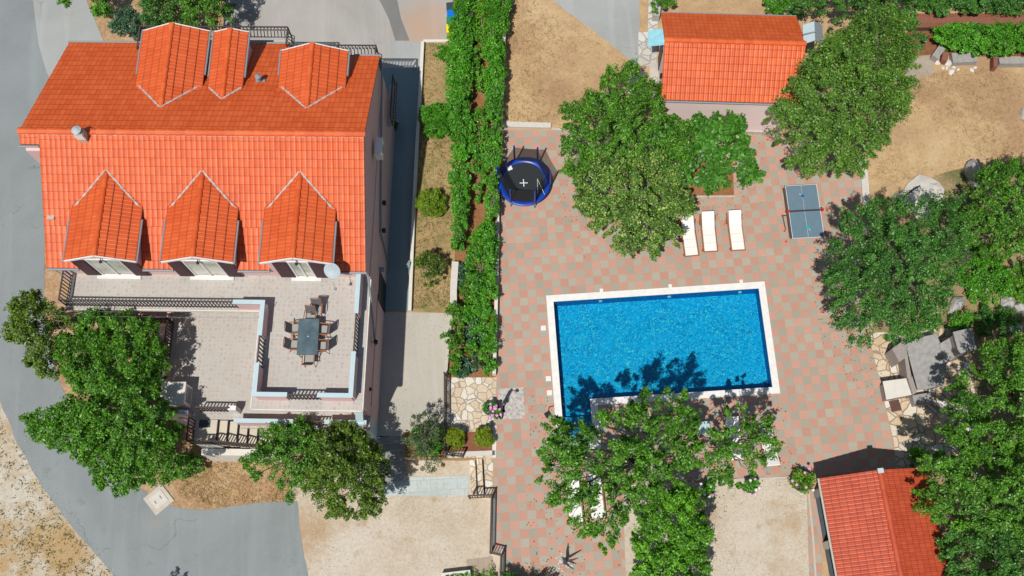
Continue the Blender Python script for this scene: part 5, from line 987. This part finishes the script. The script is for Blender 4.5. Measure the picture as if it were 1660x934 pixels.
m=MB();m.tube([(0,0,0),(.02,.02,.5),(-.08,.1,1.0),(-.15,.15,1.5)],[.1,.08,.06,.02],8);m.tube([(.0,.02,.35),(.3,.05,.7),(.55,.1,.9)],[.06,.045,.02],7);m.tube([(0,0,.3),(.15,-.2,.5),(.35,-.35,.6)],[.05,.04,.015],7);m.build('wood','dark rubber',o)
m=MB();rg=random.Random(4)
for i in range(46):
    t=rg.uniform(0,6.28);d=.4*math.sqrt(rg.random());r_=rg.uniform(.03,.06);m.lathe([(0,.04),(r_*.7,.03),(r_,.0)],7,(d*math.cos(t)-.03,d*math.sin(t)+.02,.0))
m.build('pebble_ring','stone pale',o)
# ------------------------------------------------------------ loose stones and tufts as ground cover
def scatter(name,poly,n,z,size,mat,seed,blade=False):
    P=[(G(x,y,z).x,G(x,y,z).y) for x,y in poly];rg=np.random.default_rng(seed);xs=[p[0] for p in P];ys=[p[1] for p in P];X=rg.uniform(min(xs),max(xs),n);Y=rg.uniform(min(ys),max(ys),n);f=np.sin(X*1.1)+np.sin(Y*1.3+1)+np.sin((X+Y)*.7);ok=inpoly(P,X,Y)&(rg.normal(size=n)*.9<f*.6+.2)
    X=X[ok];Y=Y[ok];c=np.array([X.mean(),Y.mean(),z]);C=np.stack([X,Y,np.full(len(X),z+size*.25)],1)-c
    o=leaves_mesh(name,C,np.full(len(C),size*1.6),5 if blade else 1,size,mat,None,flat=.25,up=.6 if blade else 1.2,aspect=3.5 if blade else 1.2,seed=seed);o.location=c;o['kind']='stuff';o['label']='scattered '+('dry grass tufts' if blade else ('fallen leaves' if 'litter' in name else 'small stones'))+' on bare ground';return o
leafmat('straw',[(.38,.26,.12),(.48,.35,.18),(.28,.19,.09),(.55,.43,.25)],.1,.0);leafmat('stones',[(.46,.40,.31),(.58,.54,.47),(.36,.29,.21),(.64,.61,.55)],.0,.0);leafmat('weeds',[(.10,.13,.04),(.16,.18,.06),(.24,.20,.09)],.1,0)
scatter('dry_tufts',[(820,0),(870,0),(1030,110),(905,205),(815,195)],5200,.0,.07,'straw',1,True)
scatter('dry_tufts',[(1480,120),(1800,95),(1800,300),(1500,300),(1410,290),(1440,240)],9000,.0,.07,'straw',2,True)
scatter('lawn_tufts',[(685,70),(730,70),(735,500),(668,500)],4200,.01,.07,'weeds',3,True)
scatter('court_stones',[(1010,790),(1305,778),(1320,934),(1015,934)],6000,.02,.05,'stones',4)
scatter('yard_stones',[(500,810),(640,750),(790,810),(795,934),(510,934)],5000,LO+.02,.04,'stones',5)
scatter('verge_stones',[(-20,650),(30,725),(70,795),(120,865),(190,940),(-20,940)],3200,LO+.01,.045,'stones',6)
scatter('verge_tufts',[(-20,650),(30,725),(70,795),(120,865),(190,940),(-20,940)],1600,LO+.01,.10,'weeds',7,True)
scatter('verge_tufts',[(300,760),(430,735),(500,760),(480,810),(350,822),(290,805)],3000,LO+.01,.08,'straw',8,True)

scatter('verge_stones',[(10,640),(45,715),(80,780),(135,855),(205,940),(175,940),(105,860),(55,795),(15,725),(-10,650)],2600,LO+.03,.04,'stones',11)
scatter('verge_stones',[(255,800),(350,815),(470,808),(492,812),(497,934),(508,934),(500,805),(420,802),(350,808)],1500,LO+.03,.04,'stones',12)
scatter('leaf_litter',[(905,200),(1240,215),(1240,330),(1130,420),(940,420),(900,300)],1500,.03,.06,'weeds',13)
scatter('leaf_litter',[(860,640),(1270,640),(1300,770),(1000,934),(850,934)],2200,.03,.06,'weeds',14)
scatter('leaf_litter',[(1300,330),(1410,330),(1445,700),(1330,560)],1300,.03,.06,'weeds',15)
scatter('yard_grit',[(622,505),(732,508),(722,612),(722,700),(620,700)],900,.02,.04,'stones',16)

for i,(ol,lb) in enumerate([([(110,560),(150,540),(240,545),(262,600),(250,660),(150,650)],'low dark undergrowth beneath the upper half of the biggest tree by the road'),([(110,700),(150,660),(250,670),(285,720),(270,765),(180,770)],'low dark undergrowth beneath the lower half of the biggest tree by the road')]):
    tree('undergrowth',lb,ol,LO+.5,LO+1.1,LO,'leaf deep',leaf=.16,per=90,dens=1.1,cat='shrub',zg=LO,seed=120+i,gap=.05)
